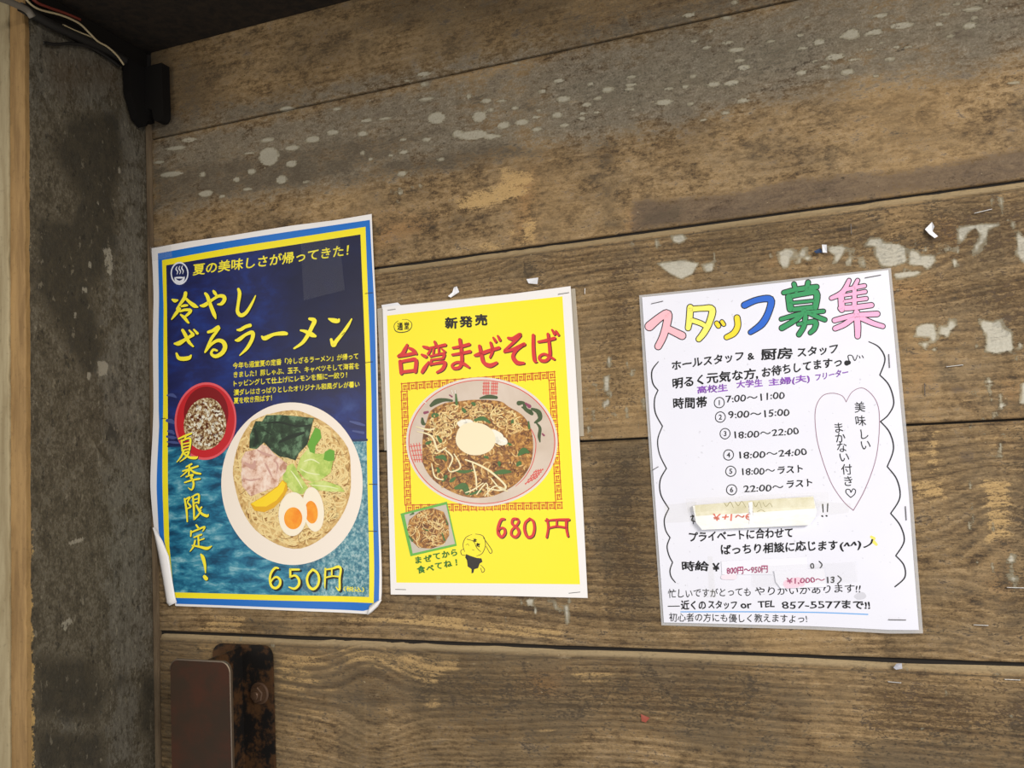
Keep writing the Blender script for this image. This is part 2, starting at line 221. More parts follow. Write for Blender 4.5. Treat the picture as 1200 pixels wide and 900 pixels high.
pt = n.step(n.noise(n.coord((.7, 1, 1.4), (1, 8, 3)), 240, 3, .7), .655, .68); c = n.mix(n.math('MULTIPLY', pt, .7), c, srgb(44, 34, 24))
sm2 = n.step(n.noise(n.coord((.6, 1, 1.6), (7, 3, 3)), 46, 7, .82), .60, .70); c = n.mix(n.math('MULTIPLY', sm2, .38), c, srgb(182, 162, 128))
sp2 = n.step(n.noise(n.coord(loc=(3, 1, 7)), 260, 3, .7), .695, .72); c = n.mix(n.math('MULTIPLY', sp2, .55), c, srgb(200, 184, 150))
c = n.mix(n.math('MULTIPLY', lit, .8), c, n.mix(nh, srgb(140, 122, 92), srgb(190, 168, 130)))  # pale tint laid on the bevels for the light they catch
rm = n.step(n.math('ADD', rs, n.math('MULTIPLY_ADD', rc_, .25, n.math('MULTIPLY', rg, .30))), .36, .46)
rc = n.mix(nf, srgb(150, 144, 126), srgb(222, 218, 204)); rc = n.mix(n.step(rs, .75, .5), rc, n.mix(nf, srgb(130, 122, 100), srgb(172, 164, 140)))
c = n.mix(n.math('MULTIPLY', rm, n.math('MULTIPLY_ADD', n.step(rs, .4, .8), .25, .62)), c, rc); n.col(c)
h = n.math('ADD', n.math('MULTIPLY_ADD', ns, .6, n.math('MULTIPLY', nf, .4)), n.math('MULTIPLY_ADD', rm, .35, n.math('MULTIPLY', fm, -.45))); n.bump(h, .75, .0012)

mP = mat('grimy_post_face', (.1, .1, .09, 1), .8, spec=.3); n = NT(mP)
v = n.coord(); vv = n.coord((30, 26, 7)); dk, gy, pl, rs = n.attr('marks_a'); og = n.attr('marks_b')[0]
nf = n.noise(n.coord((1, 1, .6)), 420, 5, .8); nm = n.noise(n.coord((1, 1, .7)), 60, 9, .82); nl = n.noise(v, 12, 6, .7); nv = n.noise(vv, 10, 7, .75, .3)
c = n.ramp(n.math('MULTIPLY_ADD', nm, .6, n.math('MULTIPLY', nf, .5)), [(.38, srgb(38, 33, 24)), (.54, srgb(76, 68, 53)), (.70, srgb(122, 113, 96))])
gm = n.step(n.math('ADD', gy, n.math('MULTIPLY_ADD', nm, 4.5, n.math('MULTIPLY', nf, 1.5))), 3.25, 3.85)
c = n.mix(n.math('MULTIPLY', gm, .75), c, n.ramp(n.math('MULTIPLY_ADD', nv, .6, n.math('MULTIPLY', nf, .4)), [(.38, srgb(74, 69, 59)), (.55, srgb(106, 100, 88)), (.68, srgb(140, 133, 119))]))
dm = n.step(n.math('ADD', dk, n.math('MULTIPLY_ADD', nm, 4.5, n.math('MULTIPLY', nf, 1.8))), 3.45, 4.1)
c = n.mix(n.math('MULTIPLY', dm, .8), c, n.mix(nf, srgb(26, 24, 18), srgb(54, 48, 37)))
c = n.mix(n.math('MULTIPLY', og, .6), c, srgb(78, 60, 38))
sp = n.step(n.noise(n.coord((1, 1, .55)), 130, 5, .7), .60, .66); c = n.mix(n.math('MULTIPLY', sp, .4), c, srgb(140, 130, 110))
sd = n.step(n.noise(n.coord((1, 1, .6), (5, 5, 5)), 100, 5, .7), .59, .64); c = n.mix(n.math('MULTIPLY', sd, .55), c, srgb(28, 25, 19))
rm = n.step(n.math('ADD', rs, n.math('MULTIPLY_ADD', nf, .9, n.math('MULTIPLY', nm, 1.6))), 1.66, 1.8); c = n.mix(n.math('MULTIPLY', rm, .6), c, srgb(160, 152, 134))
ch_ = n.step(n.math('ADD', pl, n.math('MULTIPLY_ADD', nm, 2.4, n.math('MULTIPLY', nf, 1.4))), 2.62, 2.75); c = n.mix(n.math('MULTIPLY', ch_, .85), c, n.mix(nf, srgb(140, 108, 60), srgb(204, 168, 104))); n.col(c)
n.bump(n.math('MULTIPLY_ADD', nm, .7, n.math('MULTIPLY', nf, .4)), .6, .002)

def plain_wood(name, a, b, rough=.7):
    m = mat(name, a, rough, spec=.35); n = NT(m); v = n.coord((14, 14, 1.6)); q = n.noise(v, 7, 6, .65, .4); f = n.noise(n.coord(), 200, 4, .7)
    n.col(n.mix(n.math('MULTIPLY', n.step(f, .55, .75), .35), n.mix(n.step(q, .3, .7), a, b), tuple(x * .4 for x in a[:3]) + (1,))); n.bump(q, .3, .001); return m
mTan = plain_wood('ochre_casing_wood', srgb(122, 94, 56), srgb(158, 126, 80)); mTan2 = plain_wood('pale_casing_wood', srgb(136, 120, 88), srgb(160, 146, 114))
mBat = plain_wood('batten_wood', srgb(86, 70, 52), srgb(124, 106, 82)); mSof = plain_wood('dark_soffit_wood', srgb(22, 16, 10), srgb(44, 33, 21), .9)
mShadeStrip = mat('soffit_shade_black', srgb(20, 16, 11), .85, spec=.2); mBack = mat('dark_backing', srgb(26, 20, 14), .9)  # the strip's black stands for shade under the soffit

# ------------------------------------------------------------------ the wall of planks
CX = -0.5795                                          # corner between the wall and the post
X0, X1 = CX + 0.0075, 0.80
joints = [0.4700, 0.3623, 0.1726, -0.0194, -0.2099, -0.4020]
wall = empty('wall_back', 0, 0, 0); wall['kind'] = 'structure'
mesh_obj('backing_board', [(CX - .02, .004, -.45), (X1, .004, -.45), (X1, .004, .52), (CX - .02, .004, .52), (CX - .02, .02, -.45), (X1, .02, -.45), (X1, .02, .52), (CX - .02, .02, .52)],
         [(0, 1, 2, 3), (7, 6, 5, 4), (0, 4, 5, 1), (1, 5, 6, 2), (2, 6, 7, 3), (3, 7, 4, 0)], mBack, wall)
KN = [(4, *P(436, 822), .022, .030), (1, *P(560, 120), .02, .012), (2, *P(1065, 285), .018, .02), (3, *P(1178, 670), .016, .03), (2, *P(620, 320), .012, .02)]
def grid_obj(name, X, Y, Z, material, parent, attrs):
    nx, nz = X.shape; V = np.stack([X, Y, Z], -1).reshape(-1, 3); off = np.array(parent['_o'][:]) if parent else np.zeros(3)
    i = np.arange(nx * nz).reshape(nx, nz); q = np.stack([i[:-1, :-1], i[1:, :-1], i[1:, 1:], i[:-1, 1:]], -1).reshape(-1, 4)
    me = bpy.data.meshes.new(name); me.vertices.add(len(V)); me.vertices.foreach_set('co', (V - off).ravel())
    me.loops.add(q.size); me.loops.foreach_set('vertex_index', q.ravel()); me.polygons.add(len(q)); me.polygons.foreach_set('loop_start', np.arange(0, q.size, 4)); me.polygons.foreach_set('loop_total', np.full(len(q), 4))
    me.polygons.foreach_set('use_smooth', np.ones(len(q), bool)); me.update(calc_edges=True); me.validate()
    for an, ch in attrs.items():
        a = me.attributes.new(an, 'FLOAT_COLOR', 'POINT'); a.data.foreach_set('color', np.stack(ch, -1).reshape(-1).astype(np.float32))
    me.materials.append(material); o = bpy.data.objects.new(name, me); COL.objects.link(o)
    if parent: o.parent = parent
    o['_o'] = off.tolist(); return o
cham = [0, .0018, .0068, .0022, .0085]                # bevel of each plank's top edge
for k in range(5):
    zt, zb = joints[k] - .0009, joints[k + 1] + .0009
    if k == 4: zb = -.402
    xs = np.arange(X0, X1 + .001, .0034); nzr = int((zt - zb) / .00085)
    zf = np.linspace(zb, zt, nzr); cb = .0012
    X, Z = np.meshgrid(xs, zf, indexing='ij')
    kx, kz = np.zeros_like(X), np.zeros_like(X); kd = np.zeros_like(X)
    warp = (fbm(X * 3.2 + 11 * k, Z * 7, 40 + k, 3) - .5) * .03
    for (kk, x, z, rx, rz) in KN:
        if kk == k:
            r2 = ((X - x) / rx) ** 2 + ((Z - z) / rz) ** 2; warp += (Z - z) * -.75 * np.exp(-r2 / 3.5); kd = np.maximum(kd, np.exp(-r2 * 1.6))
    zz = Z + warp; per = (.0090, .0075, .0062, .0072, .0064)[k]
    ring = fbm(X * 2.2, zz / per, 60 + k, 2); fine = fbm(X * 9, zz / .0016, 70 + k, 3)
    saw = (zz / per + 1.4 * vn(X * 1.2, zz / .03, 90 + k)) % 1.0; saw = np.minimum(saw / .8, (1 - saw) / .2)
    g = .36 * ring + .28 * fine + .36 * saw
    line_ = np.exp(-((saw - .0) / .10) ** 2) + np.exp(-((saw - 1) / .05) ** 2)
    smo = (.85, .8, .3, .05, .0)[k]; lin = line_ * (0, .05, .3, .65, .65)[k] * sstep(fbm(X * 5, zz * 14, 33 + k, 3), .36, .56)
    if k == 0 or k == 1: g = g * .35 + .65 * fbm(X * 22, Z * 40, 44 + k, 4)
    bt_ = .5 + 1.1 * (fbm(X * 9, Z * 2.5, 55 + k, 2) - .5)            # faint upright bands where old posters shielded the wood
    for q_ in range(9): xb_ = X0 + (q_ + .5 * ((q_ * 7 + k * 3) % 5) / 2) * .115; bt_ = bt_ + .16 * (-1) ** ((q_ * 3 + k) % 2) * sstep(X, xb_, xb_ + .003) * (1 - sstep(X, xb_ + .055, xb_ + .058)) * (k > 1)
    if k == 0: bt_ = bt_ * .6 - .04
    if k == 4: bt_ = bt_ - .14
    amp = (.0004, .0005, .0010, .0011, .0015)[k]
    Y = -(g - .5) * amp * 1.6 - kd * .0004
    M = {c_: np.zeros_like(X) for c_ in 'dgprouf'}
    for lst, ch, fe, st in ((GREY, 'g', .03, .55), (GREY2, 'g', .05, .75), (DARK, 'd', .016, .68), (PALE, 'p', .012, 1), (ORANGE, 'o', .03, .8), (PURP, 'u', .010, 1.0), (FLAKE, 'f', .06, 1)):
        for p in lst: paint(M[ch], X, Z, W(p), fe, st)
    for p in SPOTS: paint(M['r'], X, Z, p, .003, .62)
    for p in RESID: paint(M['r'], X, Z, W(p), .005, .85)
    if k >= 3: M['d'] = np.maximum(M['d'], .35 * sstep(fbm(X * 6, Z * 9, 5, 3), .5, .7)); M['f'] = np.maximum(M['f'], .35)
    if k == 4: M['d'] = np.maximum(M['d'], .6 * sstep(fbm(X * 4, Z * 12, 15, 3), .45, .62))
    if k == 0: M['d'] = np.maximum(M['d'], .55 * sstep(fbm(X * 5, Z * 9, 8, 3), .42, .62))
    M['d'] = np.maximum(M['d'], .75 * kd)
    # cracks
    if k == 4:
        zc = np.interp(X, [P(485, 808)[0], P(560, 818)[0], P(620, 824)[0], P(700, 830)[0]], [P(485, 808)[1], P(560, 818)[1], P(620, 824)[1], P(700, 830)[1]])
        cr_ = np.exp(-((Z - zc - .0015 * (vn(X * 150, Z * 0, 3) - .5)) / .0009) ** 2) * ((X > P(485, 808)[0]) & (X < P(700, 830)[0])) * (vn(X * 90, Z * 0, 4) > .3)
        Y += cr_ * .0014; M['d'] = np.maximum(M['d'], cr_ * 1.2)
    # rounded / bevelled long edges, then the edge faces going back
    tb = np.clip((zt - Z) / max(cham[k], .001), 0, 1); bb = np.clip((Z - zb) / cb, 0, 1)
    Y = Y + (1 - tb) * max(cham[k] * .62, .0006) + (1 - bb) ** 2 * .0009 + np.exp(-((X - X0) / .0012)) * .0008
    ledge_lit = (1 - tb) * (cham[k] > .003); M['p'] = np.maximum(M['p'], ledge_lit * .55); g = g * (1 - .6 * ledge_lit) + .42 * ledge_lit; M['d'] *= 1 - ledge_lit * .6; M['d'] = np.maximum(M['d'], (cham[k] > .003) * np.exp(-((Z - zt + cham[k] * 1.12) / .0009) ** 2) * 1.0); lin = lin * (1 - ledge_lit)  # bevel colour paled for caught light; shadow line painted along its lower edge
    col0 = (np.concatenate([X[:, :1], X, X[:, -1:]], 1), np.concatenate([Y[:, :1] * 0 + .012, Y, Y[:, -1:] * 0 + .012], 1), np.concatenate([Z[:, :1], Z, Z[:, -1:]], 1))
    ex = lambda a: np.concatenate([a[:, :1], a, a[:, -1:]], 1)
    ZZ = np.clip(col0[2], zb, zt)
    edge = np.zeros_like(ZZ); 
    A = [ex(M['d']), ex(M['g']), ex(M['p']), ex(M['r'])]; B = [ex(M['o']), ex(M['u']), ex(M['f']), ex(g)]
    LIT = ex(np.clip(ledge_lit * 2.5, 0, 1)); LIT[:, 0] = 0; LIT[:, -1] = 0
    A[0][:, 0] = 1.3; A[0][:, -1] = 1.3; A[2][:, 0] = 0
    grid_obj('plank', col0[0], col0[1], ZZ, mW, wall, {'marks_a': A, 'marks_b': B, 'marks_c': [ex(smo + 0 * X), ex(np.clip(lin, 0, 1)), ex(bt_), LIT]})

def box(name, x0, x1, y0, y1, z0, z1, material, parent=None, bev=.0):
    bm = bmesh.new(); bmesh.ops.create_cube(bm, size=1)
    for vv in bm.verts: vv.co = ((x0 + x1) / 2 + vv.co.x * (x1 - x0), (y0 + y1) / 2 + vv.co.y * (y1 - y0), (z0 + z1) / 2 + vv.co.z * (z1 - z0))
    if bev: bmesh.ops.bevel(bm, geom=bm.edges[:], offset=bev, segments=2, affect='EDGES')
    V = [tuple(q.co) for q in bm.verts]; Fc = [[q.index for q in f.verts] for f in bm.faces]; bm.free()
    return mesh_obj(name, V, Fc, material, parent, smooth=False)
# narrow batten in the corner
o = box('trim_1', CX, CX + .0068, -.0022, .01, -.402, joints[1] + .075, mBat, bev=.0008); tag(o, kind='structure')
# the post's grimy side face, its front face and the casing beside it
DP = 0.155
ys = np.arange(0, DP + .0005, .0016); zs = np.arange(-.402, .5201, .0025); Yg, Zg = np.meshgrid(ys, zs, indexing='ij')
def PS(px, py):
    v_ = F + R * (px - 600) / FPX - U * (py - 450) / FPX; p = CAM + v_ * ((CX - CAM[0]) / v_[0]); return -p[1], p[2]
M = {c_: np.zeros_like(Yg) for c_ in 'dgro'}
cA = crop(0, 200, 2.25); cB = crop(0, 600, 3); cC = crop(0, 0, 3)
for ch, fe, st, lst in (('g', .025, .8, [cC([(100, 60), (350, 150), (400, 200), (420, 300), (380, 400), (200, 330), (95, 420)]), cC([(380, 380), (500, 440), (512, 900), (360, 900), (430, 800), (440, 600)]), cA([(330, 20), (388, 0), (388, 900), (280, 900), (260, 600), (250, 500), (320, 380), (300, 300), (340, 200), (320, 120)]), cA([(275, 200), (300, 205), (310, 320), (290, 380), (255, 440), (285, 290)]), cB([(380, 0), (530, 0), (530, 580), (400, 580), (370, 400)]), cB([(400, 600), (500, 560), (480, 900), (380, 900)]), cB([(200, 740), (300, 730), (290, 780), (200, 790)])]),
                       ('d', .016, .78, [cC([(250, 420), (420, 380), (440, 560), (400, 700), (420, 900), (200, 900), (280, 700), (180, 520)]), cA([(100, 120), (260, 150), (290, 250), (240, 330), (280, 470), (240, 560), (150, 420), (90, 300)]), cA([(285, 555), (312, 560), (310, 600), (288, 600)]), cA([(270, 640), (300, 660), (330, 720), (310, 740), (275, 700)]), cB([(120, 500), (330, 520), (380, 640), (330, 740), (130, 720)]), cB([(490, 560), (540, 560), (540, 800), (490, 780)]), cB([(370, 620), (440, 570), (450, 600), (400, 640)]), cB([(120, 760), (360, 780), (380, 920), (120, 920)]),
                        cC([(150, 130), (300, 130), (420, 175), (440, 240), (420, 215), (330, 165), (160, 165)])]),
                       ('r', .004, .62, [cA([(272, 205), (296, 200), (302, 250), (290, 285), (275, 250)]), cA([(215, 305), (232, 305), (232, 326), (216, 326)]), cA([(232, 235), (244, 238), (242, 258), (232, 256)]), cA([(194, 370), (206, 372), (204, 394), (195, 392)]), cA([(228, 528), (244, 530), (242, 556), (229, 554)]), cA([(255, 500), (290, 502), (285, 540), (262, 545)]), cB([(235, 105), (300, 82), (318, 90), (250, 122)]), cB([(205, 395), (250, 365), (260, 385), (230, 425)]), cC([(415, 575), (428, 575), (428, 610), (415, 612)]), cC([(340, 700), (352, 700), (350, 720), (341, 720)])]),
                       ('o', .03, .8, [cC([(180, 180), (420, 230), (420, 330), (330, 280), (220, 330), (180, 260)])])):
    for p in lst: paint(M[ch], Yg, Zg, np.array([PS(a, b) for a, b in p]), fe, st)
Xg = CX + (fbm(Yg * 30, Zg * 20, 3, 3) - .5) * .003 - .0005 + np.exp(-((DP - Yg) / .0025)) * -.002 * fbm(Yg * 0, Zg * 60, 9, 3) * 2
wl = empty('wall_left', CX, -DP / 2, 0); wl['kind'] = 'structure'
z0_ = np.zeros_like(Yg)
grid_obj('post_face', Xg, -Yg, Zg, mP, wl, {'marks_a': [M['d'], M['g'], sstep(Yg, DP - .010, DP) * (.55 + .45 * sstep(Zg, 0, -.25)), M['r']], 'marks_b': [M['o'], z0_, z0_, z0_]})
# a ragged-edged board facing the room at the post's near edge, then a paler one
def ragged(name, xa, xb, yf, depth, z0, z1, material, seed, parent):
    n_ = 260; zz = np.linspace(z0, z1, n_); r = np.array([(fbm(np.array([z * 55]), np.array([1.0]), seed, 4)[0] - .5) for z in zz]); V = []; Fc = []
    for i, z in enumerate(zz):
        e = xb - abs(r[i]) * .0042; V += [(xa, yf, z), (e - .0012, yf, z), (e, yf + .0012, z), (e, yf + depth, z), (xa, yf + depth, z)]
    for i in range(n_ - 1):
        a = i * 5
        for j in range(4): Fc.append((a + j, a + j + 1, a + j + 6, a + j + 5))
    Fc += [(4, 3, 2, 1, 0), tuple(5 * (n_ - 1) + j for j in range(5))]
    return mesh_obj(name, V, Fc, material, parent)
ragged('casing_board', CX - .0185, CX + .0006, -DP - .006, .006, -.402, .52, mTan, 5, wl)
ragged('outer_board', CX - .15, CX - .0180, -DP - .0085, .03, -.402, .52, mTan2, 15, wl)

o = box('shade_strip', CX - .0005, CX + .004, -DP - .004, -.001, .4365, .4683, mShadeStrip, bev=.001); tag(o, kind='structure')  # added dark strip standing in for the shade under the soffit
# soffit over the niche with a front fascia
sof = box('ceiling', CX - .15, .80, -.60, .02, .4685, .50, mSof, bev=.002); sof['kind'] = 'structure'

# ------------------------------------------------------------------ steel pull handle
mSt = mat('rusty_brown_steel', srgb(58, 38, 28), .6, .0, spec=.2); n = NT(mSt); q = n.noise(n.coord(), 30, 5, .6)
n.col(n.mix(n.step(q, .35, .7), srgb(48, 35, 24), srgb(64, 35, 22))); n.bump(n.noise(n.coord(), 400, 3), .15, .0005)
mStd = mat('dark_steel', srgb(34, 30, 28), .5, .4); n = NT(mStd); q = n.noise(n.coord(), 45, 5, .7)
n.col(n.mix(n.step(q, .46, .60), srgb(30, 27, 25), srgb(90, 62, 38)))
mEdge = mat('worn_steel_edge', srgb(120, 108, 96), .35, .8); mBolt = mat('rusty_bolt', srgb(92, 68, 50), .45, .4)
def plate(name, x0, x1, z0, z1, yb, th, r, material, parent, rt=True, rl=True, bev=.0006):
    pts = [(x0, z0), (x1, z0)]
    if rt: pts += [(x1 - r + r * math.cos(a), z1 - r + r * math.sin(a)) for a in np.linspace(0, math.pi / 2, 9)]
    else: pts += [(x1, z1)]
    if rl: pts += [(x0 + r - r * math.sin(a), z1 - r + r * math.cos(a)) for a in np.linspace(0, math.pi / 2, 9)]
    else: pts += [(x0, z1)]
    bm = bmesh.new(); vs_ = [bm.verts.new((x, yb - th, z)) for x, z in pts]; f = bm.faces.new(vs_)
    e = bmesh.ops.extrude_face_region(bm, geom=[f]); bmesh.ops.translate(bm, verts=[q for q in e['geom'] if isinstance(q, bmesh.types.BMVert)], vec=(0, th, 0))
    bmesh.ops.recalc_face_normals(bm, faces=bm.faces[:])
    bmesh.ops.bevel(bm, geom=[q for q in bm.edges if abs(q.verts[0].co.y - q.verts[1].co.y) < 1e-6], offset=bev, segments=2, affect='EDGES')
    bm.verts.index_update(); V = [tuple(q.co) for q in bm.verts]; Fc = [[q.index for q in f.verts] for f in bm.faces]; bm.free()
    return mesh_obj(name, V, Fc, material, parent)
hx, hz = -.468, -.40
hd = tag(empty('door_pull', hx, 0, hz), 'dark brown steel pull handle with a flat grip plate bolted to the lower planks', 'handle')
plate('back_plate', -.496, -.4185, -.402, P(300, 755)[1], -.0012, .003, .012, mStd, hd)
web = box('web', -.459, -.456, -.055, -.004, -.402, P(287, 755)[1] - .0015, mStd, hd, .0004)
T = .058; fx0, ftop = P(199, 772, T); fx1 = P(270, 790, T)[0]
plate('grip_plate', fx0, fx1, -.402, ftop, -T + .003, .003, .011, mSt, hd, bev=.0004)
# bright worn rim along the right and top edge of the grip plate
rim = []; 
rp = [(fx1, -.402)] + [(fx1 - .011 + .011 * math.cos(a), ftop - .011 + .011 * math.sin(a)) for a in np.linspace(0, math.pi / 2, 9)] + [(fx0 + .011 - .011 * math.sin(a), ftop - .011 + .011 * math.cos(a)) for a in np.linspace(0, math.pi / 2, 9)]
V = []; Fc = []
for i, (x, z) in enumerate(rp):
    a = rp[max(i - 1, 0)]; b = rp[min(i + 1, len(rp) - 1)]; d = np.array([b[0] - a[0], b[1] - a[1]]); d /= np.linalg.norm(d); nx_, nz_ = d[1], -d[0]
    wd = .0009
    V += [(x + nx_ * .0003, -T + .0028, z + nz_ * .0003), (x + nx_ * .0003, -T - .0002, z + nz_ * .0003), (x - nx_ * wd, -T - .0004, z - nz_ * wd)]
    if i: s = 3 * i; Fc += [(s - 3, s - 2, s + 1, s), (s - 2, s - 1, s + 2, s + 1)]
mesh_obj('worn_rim', V, Fc, mEdge, hd)
bx_, bz_ = P(303, 813, .006)
def cyl(name, x, z, y0, y1, r, nseg, material, parent, r1=None, dome=0):
    V = []; Fc = []; r1 = r1 or r
    for y, rr in ((y0, r), (y1 + .0008, r1), (y1, r1 * .86)):
        V += [(x + rr * math.cos(2 * math.pi * i / nseg + .3), y, z + rr * math.sin(2 * math.pi * i / nseg + .3)) for i in range(nseg)]
    for k in range(2): Fc += [(k * nseg + i, k * nseg + (i + 1) % nseg, (k + 1) * nseg + (i + 1) % nseg, (k + 1) * nseg + i) for i in range(nseg)]
    V.append((x, y1 - dome, z)); Fc += [(2 * nseg + i, 2 * nseg + (i + 1) % nseg, 3 * nseg) for i in range(nseg)]
    return mesh_obj(name, V, Fc, material, parent)
cyl('washer', bx_, bz_, -.004, -.0055, .0115, 28, mBolt, hd); cyl('hex_nut', bx_, bz_, -.005, -.0110, .0086, 6, mBolt, hd); cyl('bolt_end', bx_, bz_, -.010, -.0140, .0045, 20, mBolt, hd, dome=.0005)

# ------------------------------------------------------------------ corner bracket and cables under the soffit
mBk = mat('blackened_iron', srgb(16, 13, 10), .8, .0, spec=.2)
br = tag(empty('corner_bracket', CX, 0, .41), 'blackened iron angle bracket with rounded lower ends, tucked high in the corner', 'bracket')
def flange(name, pts3, nrm, th):
    m_ = len(pts3); V = [tuple(p) for p in pts3] + [tuple(np.array(p) + np.array(nrm) * th) for p in pts3]
    Fc = [tuple(range(m_)), tuple(range(2 * m_ - 1, m_ - 1, -1))] + [(i, (i + 1) % m_, m_ + (i + 1) % m_, m_ + i) for i in range(m_)]
    return mesh_obj(name, V, Fc, mBk, br)
xr, ztp = P(201, 80); zlo = P(195, 148)[1]; xm = CX + .001
pr = [(xm, ztp), (xr, ztp), (xr + .001, zlo + .010)] + [(xr - .007 + .008 * math.cos(a), zlo + .008 + .008 * math.sin(a)) for a in np.linspace(0, -math.pi * .8, 8)] + [(xr - .016, zlo + .016), (xr - .021, zlo + .018), (xm + .003, zlo + .004), (xm, zlo + .004)]
flange('wall_flange', [(x, -.0035, z) for x, z in pr], (0, -1, 0), .012)
ye, ze = PS(141, 80); yl, zl2 = PS(155, 148)
pl_ = [(.001, ztp), (ye, ztp), (ye - .002, zlo + .03), (yl + .004, zlo + .004), (yl - .006, zlo - .003), (yl * .45, zlo + .006), (.001, zlo + .006)]
flange('post_flange', [(CX + .0025, -y, z) for y, z in pl_], (1, 0, 0), .010)
def tube3(name, pts, r, material, parent=None, nseg=8):
    p = np.array(pts, float); q = []
    for i in range(len(p) - 1):
        a = p[max(i - 1, 0)]; b = p[i]; c_ = p[i + 1]; d = p[min(i + 2, len(p) - 1)]
        for t in np.linspace(0, 1, 6, endpoint=False): q.append(.5 * ((2 * b) + (c_ - a) * t + (2 * a - 5 * b + 4 * c_ - d) * t * t + (3 * b - a - 3 * c_ + d) * t ** 3))
    q.append(p[-1]); q = np.array(q); V = []; Fc = []
    for i in range(len(q)):
        d = q[min(i + 1, len(q) - 1)] - q[max(i - 1, 0)]; d /= np.linalg.norm(d) + 1e-12; s = np.cross(d, (0.1, 0.3, 1)); s /= np.linalg.norm(s); t = np.cross(d, s)
        V += [tuple(q[i] + r * (math.cos(a) * s + math.sin(a) * t)) for a in np.linspace(0, 2 * math.pi, nseg, endpoint=False)]
        if i:
            for j in range(nseg): Fc.append(((i - 1) * nseg + j, (i - 1) * nseg + (j + 1) % nseg, i * nseg + (j + 1) % nseg, i * nseg + j))
    Fc += [tuple(range(nseg)), tuple((len(q) - 1) * nseg + j for j in range(nseg))]
    return mesh_obj(name, V, Fc, material, parent, smooth=True)
def PC(px, py, x):                                    # a point on the plane a little in front of the post face
    v_ = F + R * (px - 600) / FPX - U * (py - 450) / FPX; p = CAM + v_ * ((x - CAM[0]) / v_[0]); return tuple(p)
mCab = mat('pale_cable_sheath', srgb(176, 158, 122), .4); mRed = mat('red_cable_sheath', srgb(110, 44, 32), .5); mBlk = mat('black_cable_sheath', srgb(24, 21, 17), .6); mGr = mat('grey_conduit', srgb(104, 96, 84), .6)
def cable(label, pts, r, m_, name='cable', grp=None):
    o = tube3(name, pts, r, m_); tag(o, label, 'cable', grp); return o
cable('longer pale cable looping down from the top left corner of the photo to the bracket', [PC(*p, CX + .012) for p in [(24, -12), (33, 2), (46, 11), (72, 18), (92, 27), (104, 38), (114, 48), (126, 55), (137, 65), (145, 76)]], .0011, mCab)
cable('short pale cable merging into the longer one below the soffit', [PC(*p, CX + .009) for p in [(74, 29), (84, 34), (96, 39), (106, 43), (114, 48), (124, 54)]], .0009, mCab)
cable('red cable running just above the pale one under the soffit', [PC(*p, CX + .010) for p in [(30, -10), (42, 2), (52, 7), (66, 12), (80, 17), (94, 23)]], .0016, mRed)
cable('thick black cable along the top of the post below the pale cables', [PC(*p, CX + .006) for p in [(24, 8), (44, 20), (62, 30), (84, 40), (106, 50), (128, 60), (148, 72)]], .0050, mBlk)
cable('thin black cable sagging lowest along the post, above the grey patch', [PC(*p, CX + .004) for p in [(52, 50), (66, 52), (84, 51), (104, 55), (124, 66), (140, 78)]], .0016, mBlk)
cable('grey cable crossing the post top at the far upper left', [PC(*p, CX + .018) for p in [(-12, -6), (6, 0), (20, 6), (32, 12), (38, 20)]], .0034, mGr)

# ================================================================== PAPER AND PRINT
LAY = 0.00005
def bumpf(x, z, cx, cz, rx, rz, a): return a * np.exp(-((x - cx) / rx) ** 2 - ((z - cz) / rz) ** 2)
B1L = P(180, 560); B1R = P(449, 705); B1T = P(178, 291)
def sheet1(x, z):                                     # distance of each sheet from the wall, gently buckled
    return .0024 + .0006 * np.sin(x * 31 + 1) * np.sin(z * 22) + bumpf(x, z, B1L[0] - .01, B1L[1], .03, .06, .006) + bumpf(x, z, B1R[0], B1R[1] - .01, .03, .03, .004) + bumpf(x, z, P(320, 262)[0], P(320, 262)[1], .06, .02, .0018)
def sheet2(x, z): return .0026 + .0005 * np.sin(x * 28) * np.sin(z * 19 + 2) + bumpf(x, z, *P(560, 352), .05, .02, .001)
B3 = P(1085, 745)
def sheet3(x, z): return .0024 + .0006 * np.sin(x * 24 + 2) * np.sin(z * 17 + 1) + bumpf(x, z, B3[0], B3[1], .05, .05, .004)
class Print:
    """ink lying on one sheet: shapes are cut finely enough to follow its buckle"""
    def __init__(s, root, fn): s.root = root; s.fn = fn; s.k = 1
    def add(s, name, V2, Fc, material, layer=None, maxlen=.009, dense=False):
        bm = bmesh.new(); vs_ = [bm.verts.new((x, 0, z)) for x, z in V2]
        for f in Fc:
            try: bm.faces.new([vs_[i] for i in f])
            except ValueError: pass
        if any(len(f) > 4 for f in Fc): bmesh.ops.triangulate(bm, faces=bm.faces[:], ngon_method='EAR_CLIP')
        if not dense:
            for _ in range(5):
                e = [q for q in bm.edges if q.calc_length() > maxlen]
                if not e: break
                bmesh.ops.subdivide_edges(bm, edges=e, cuts=1, use_grid_fill=False); bmesh.ops.triangulate(bm, faces=[f for f in bm.faces if len(f.verts) > 4])
        bm.normal_update()
        for f in bm.faces:
            if f.normal.y > 0: f.normal_flip()
        bm.verts.index_update(); xz = np.array([(q.co.x, q.co.z) for q in bm.verts]).reshape(-1, 2); Fo = [[q.index for q in f.verts] for f in bm.faces]; bm.free()
        if layer is None: layer = s.k; s.k += 1
        y = -(s.fn(xz[:, 0], xz[:, 1]) + layer * LAY)
        return mesh_obj(name, np.stack([xz[:, 0], y, xz[:, 1]], -1), Fo, material, s.root)
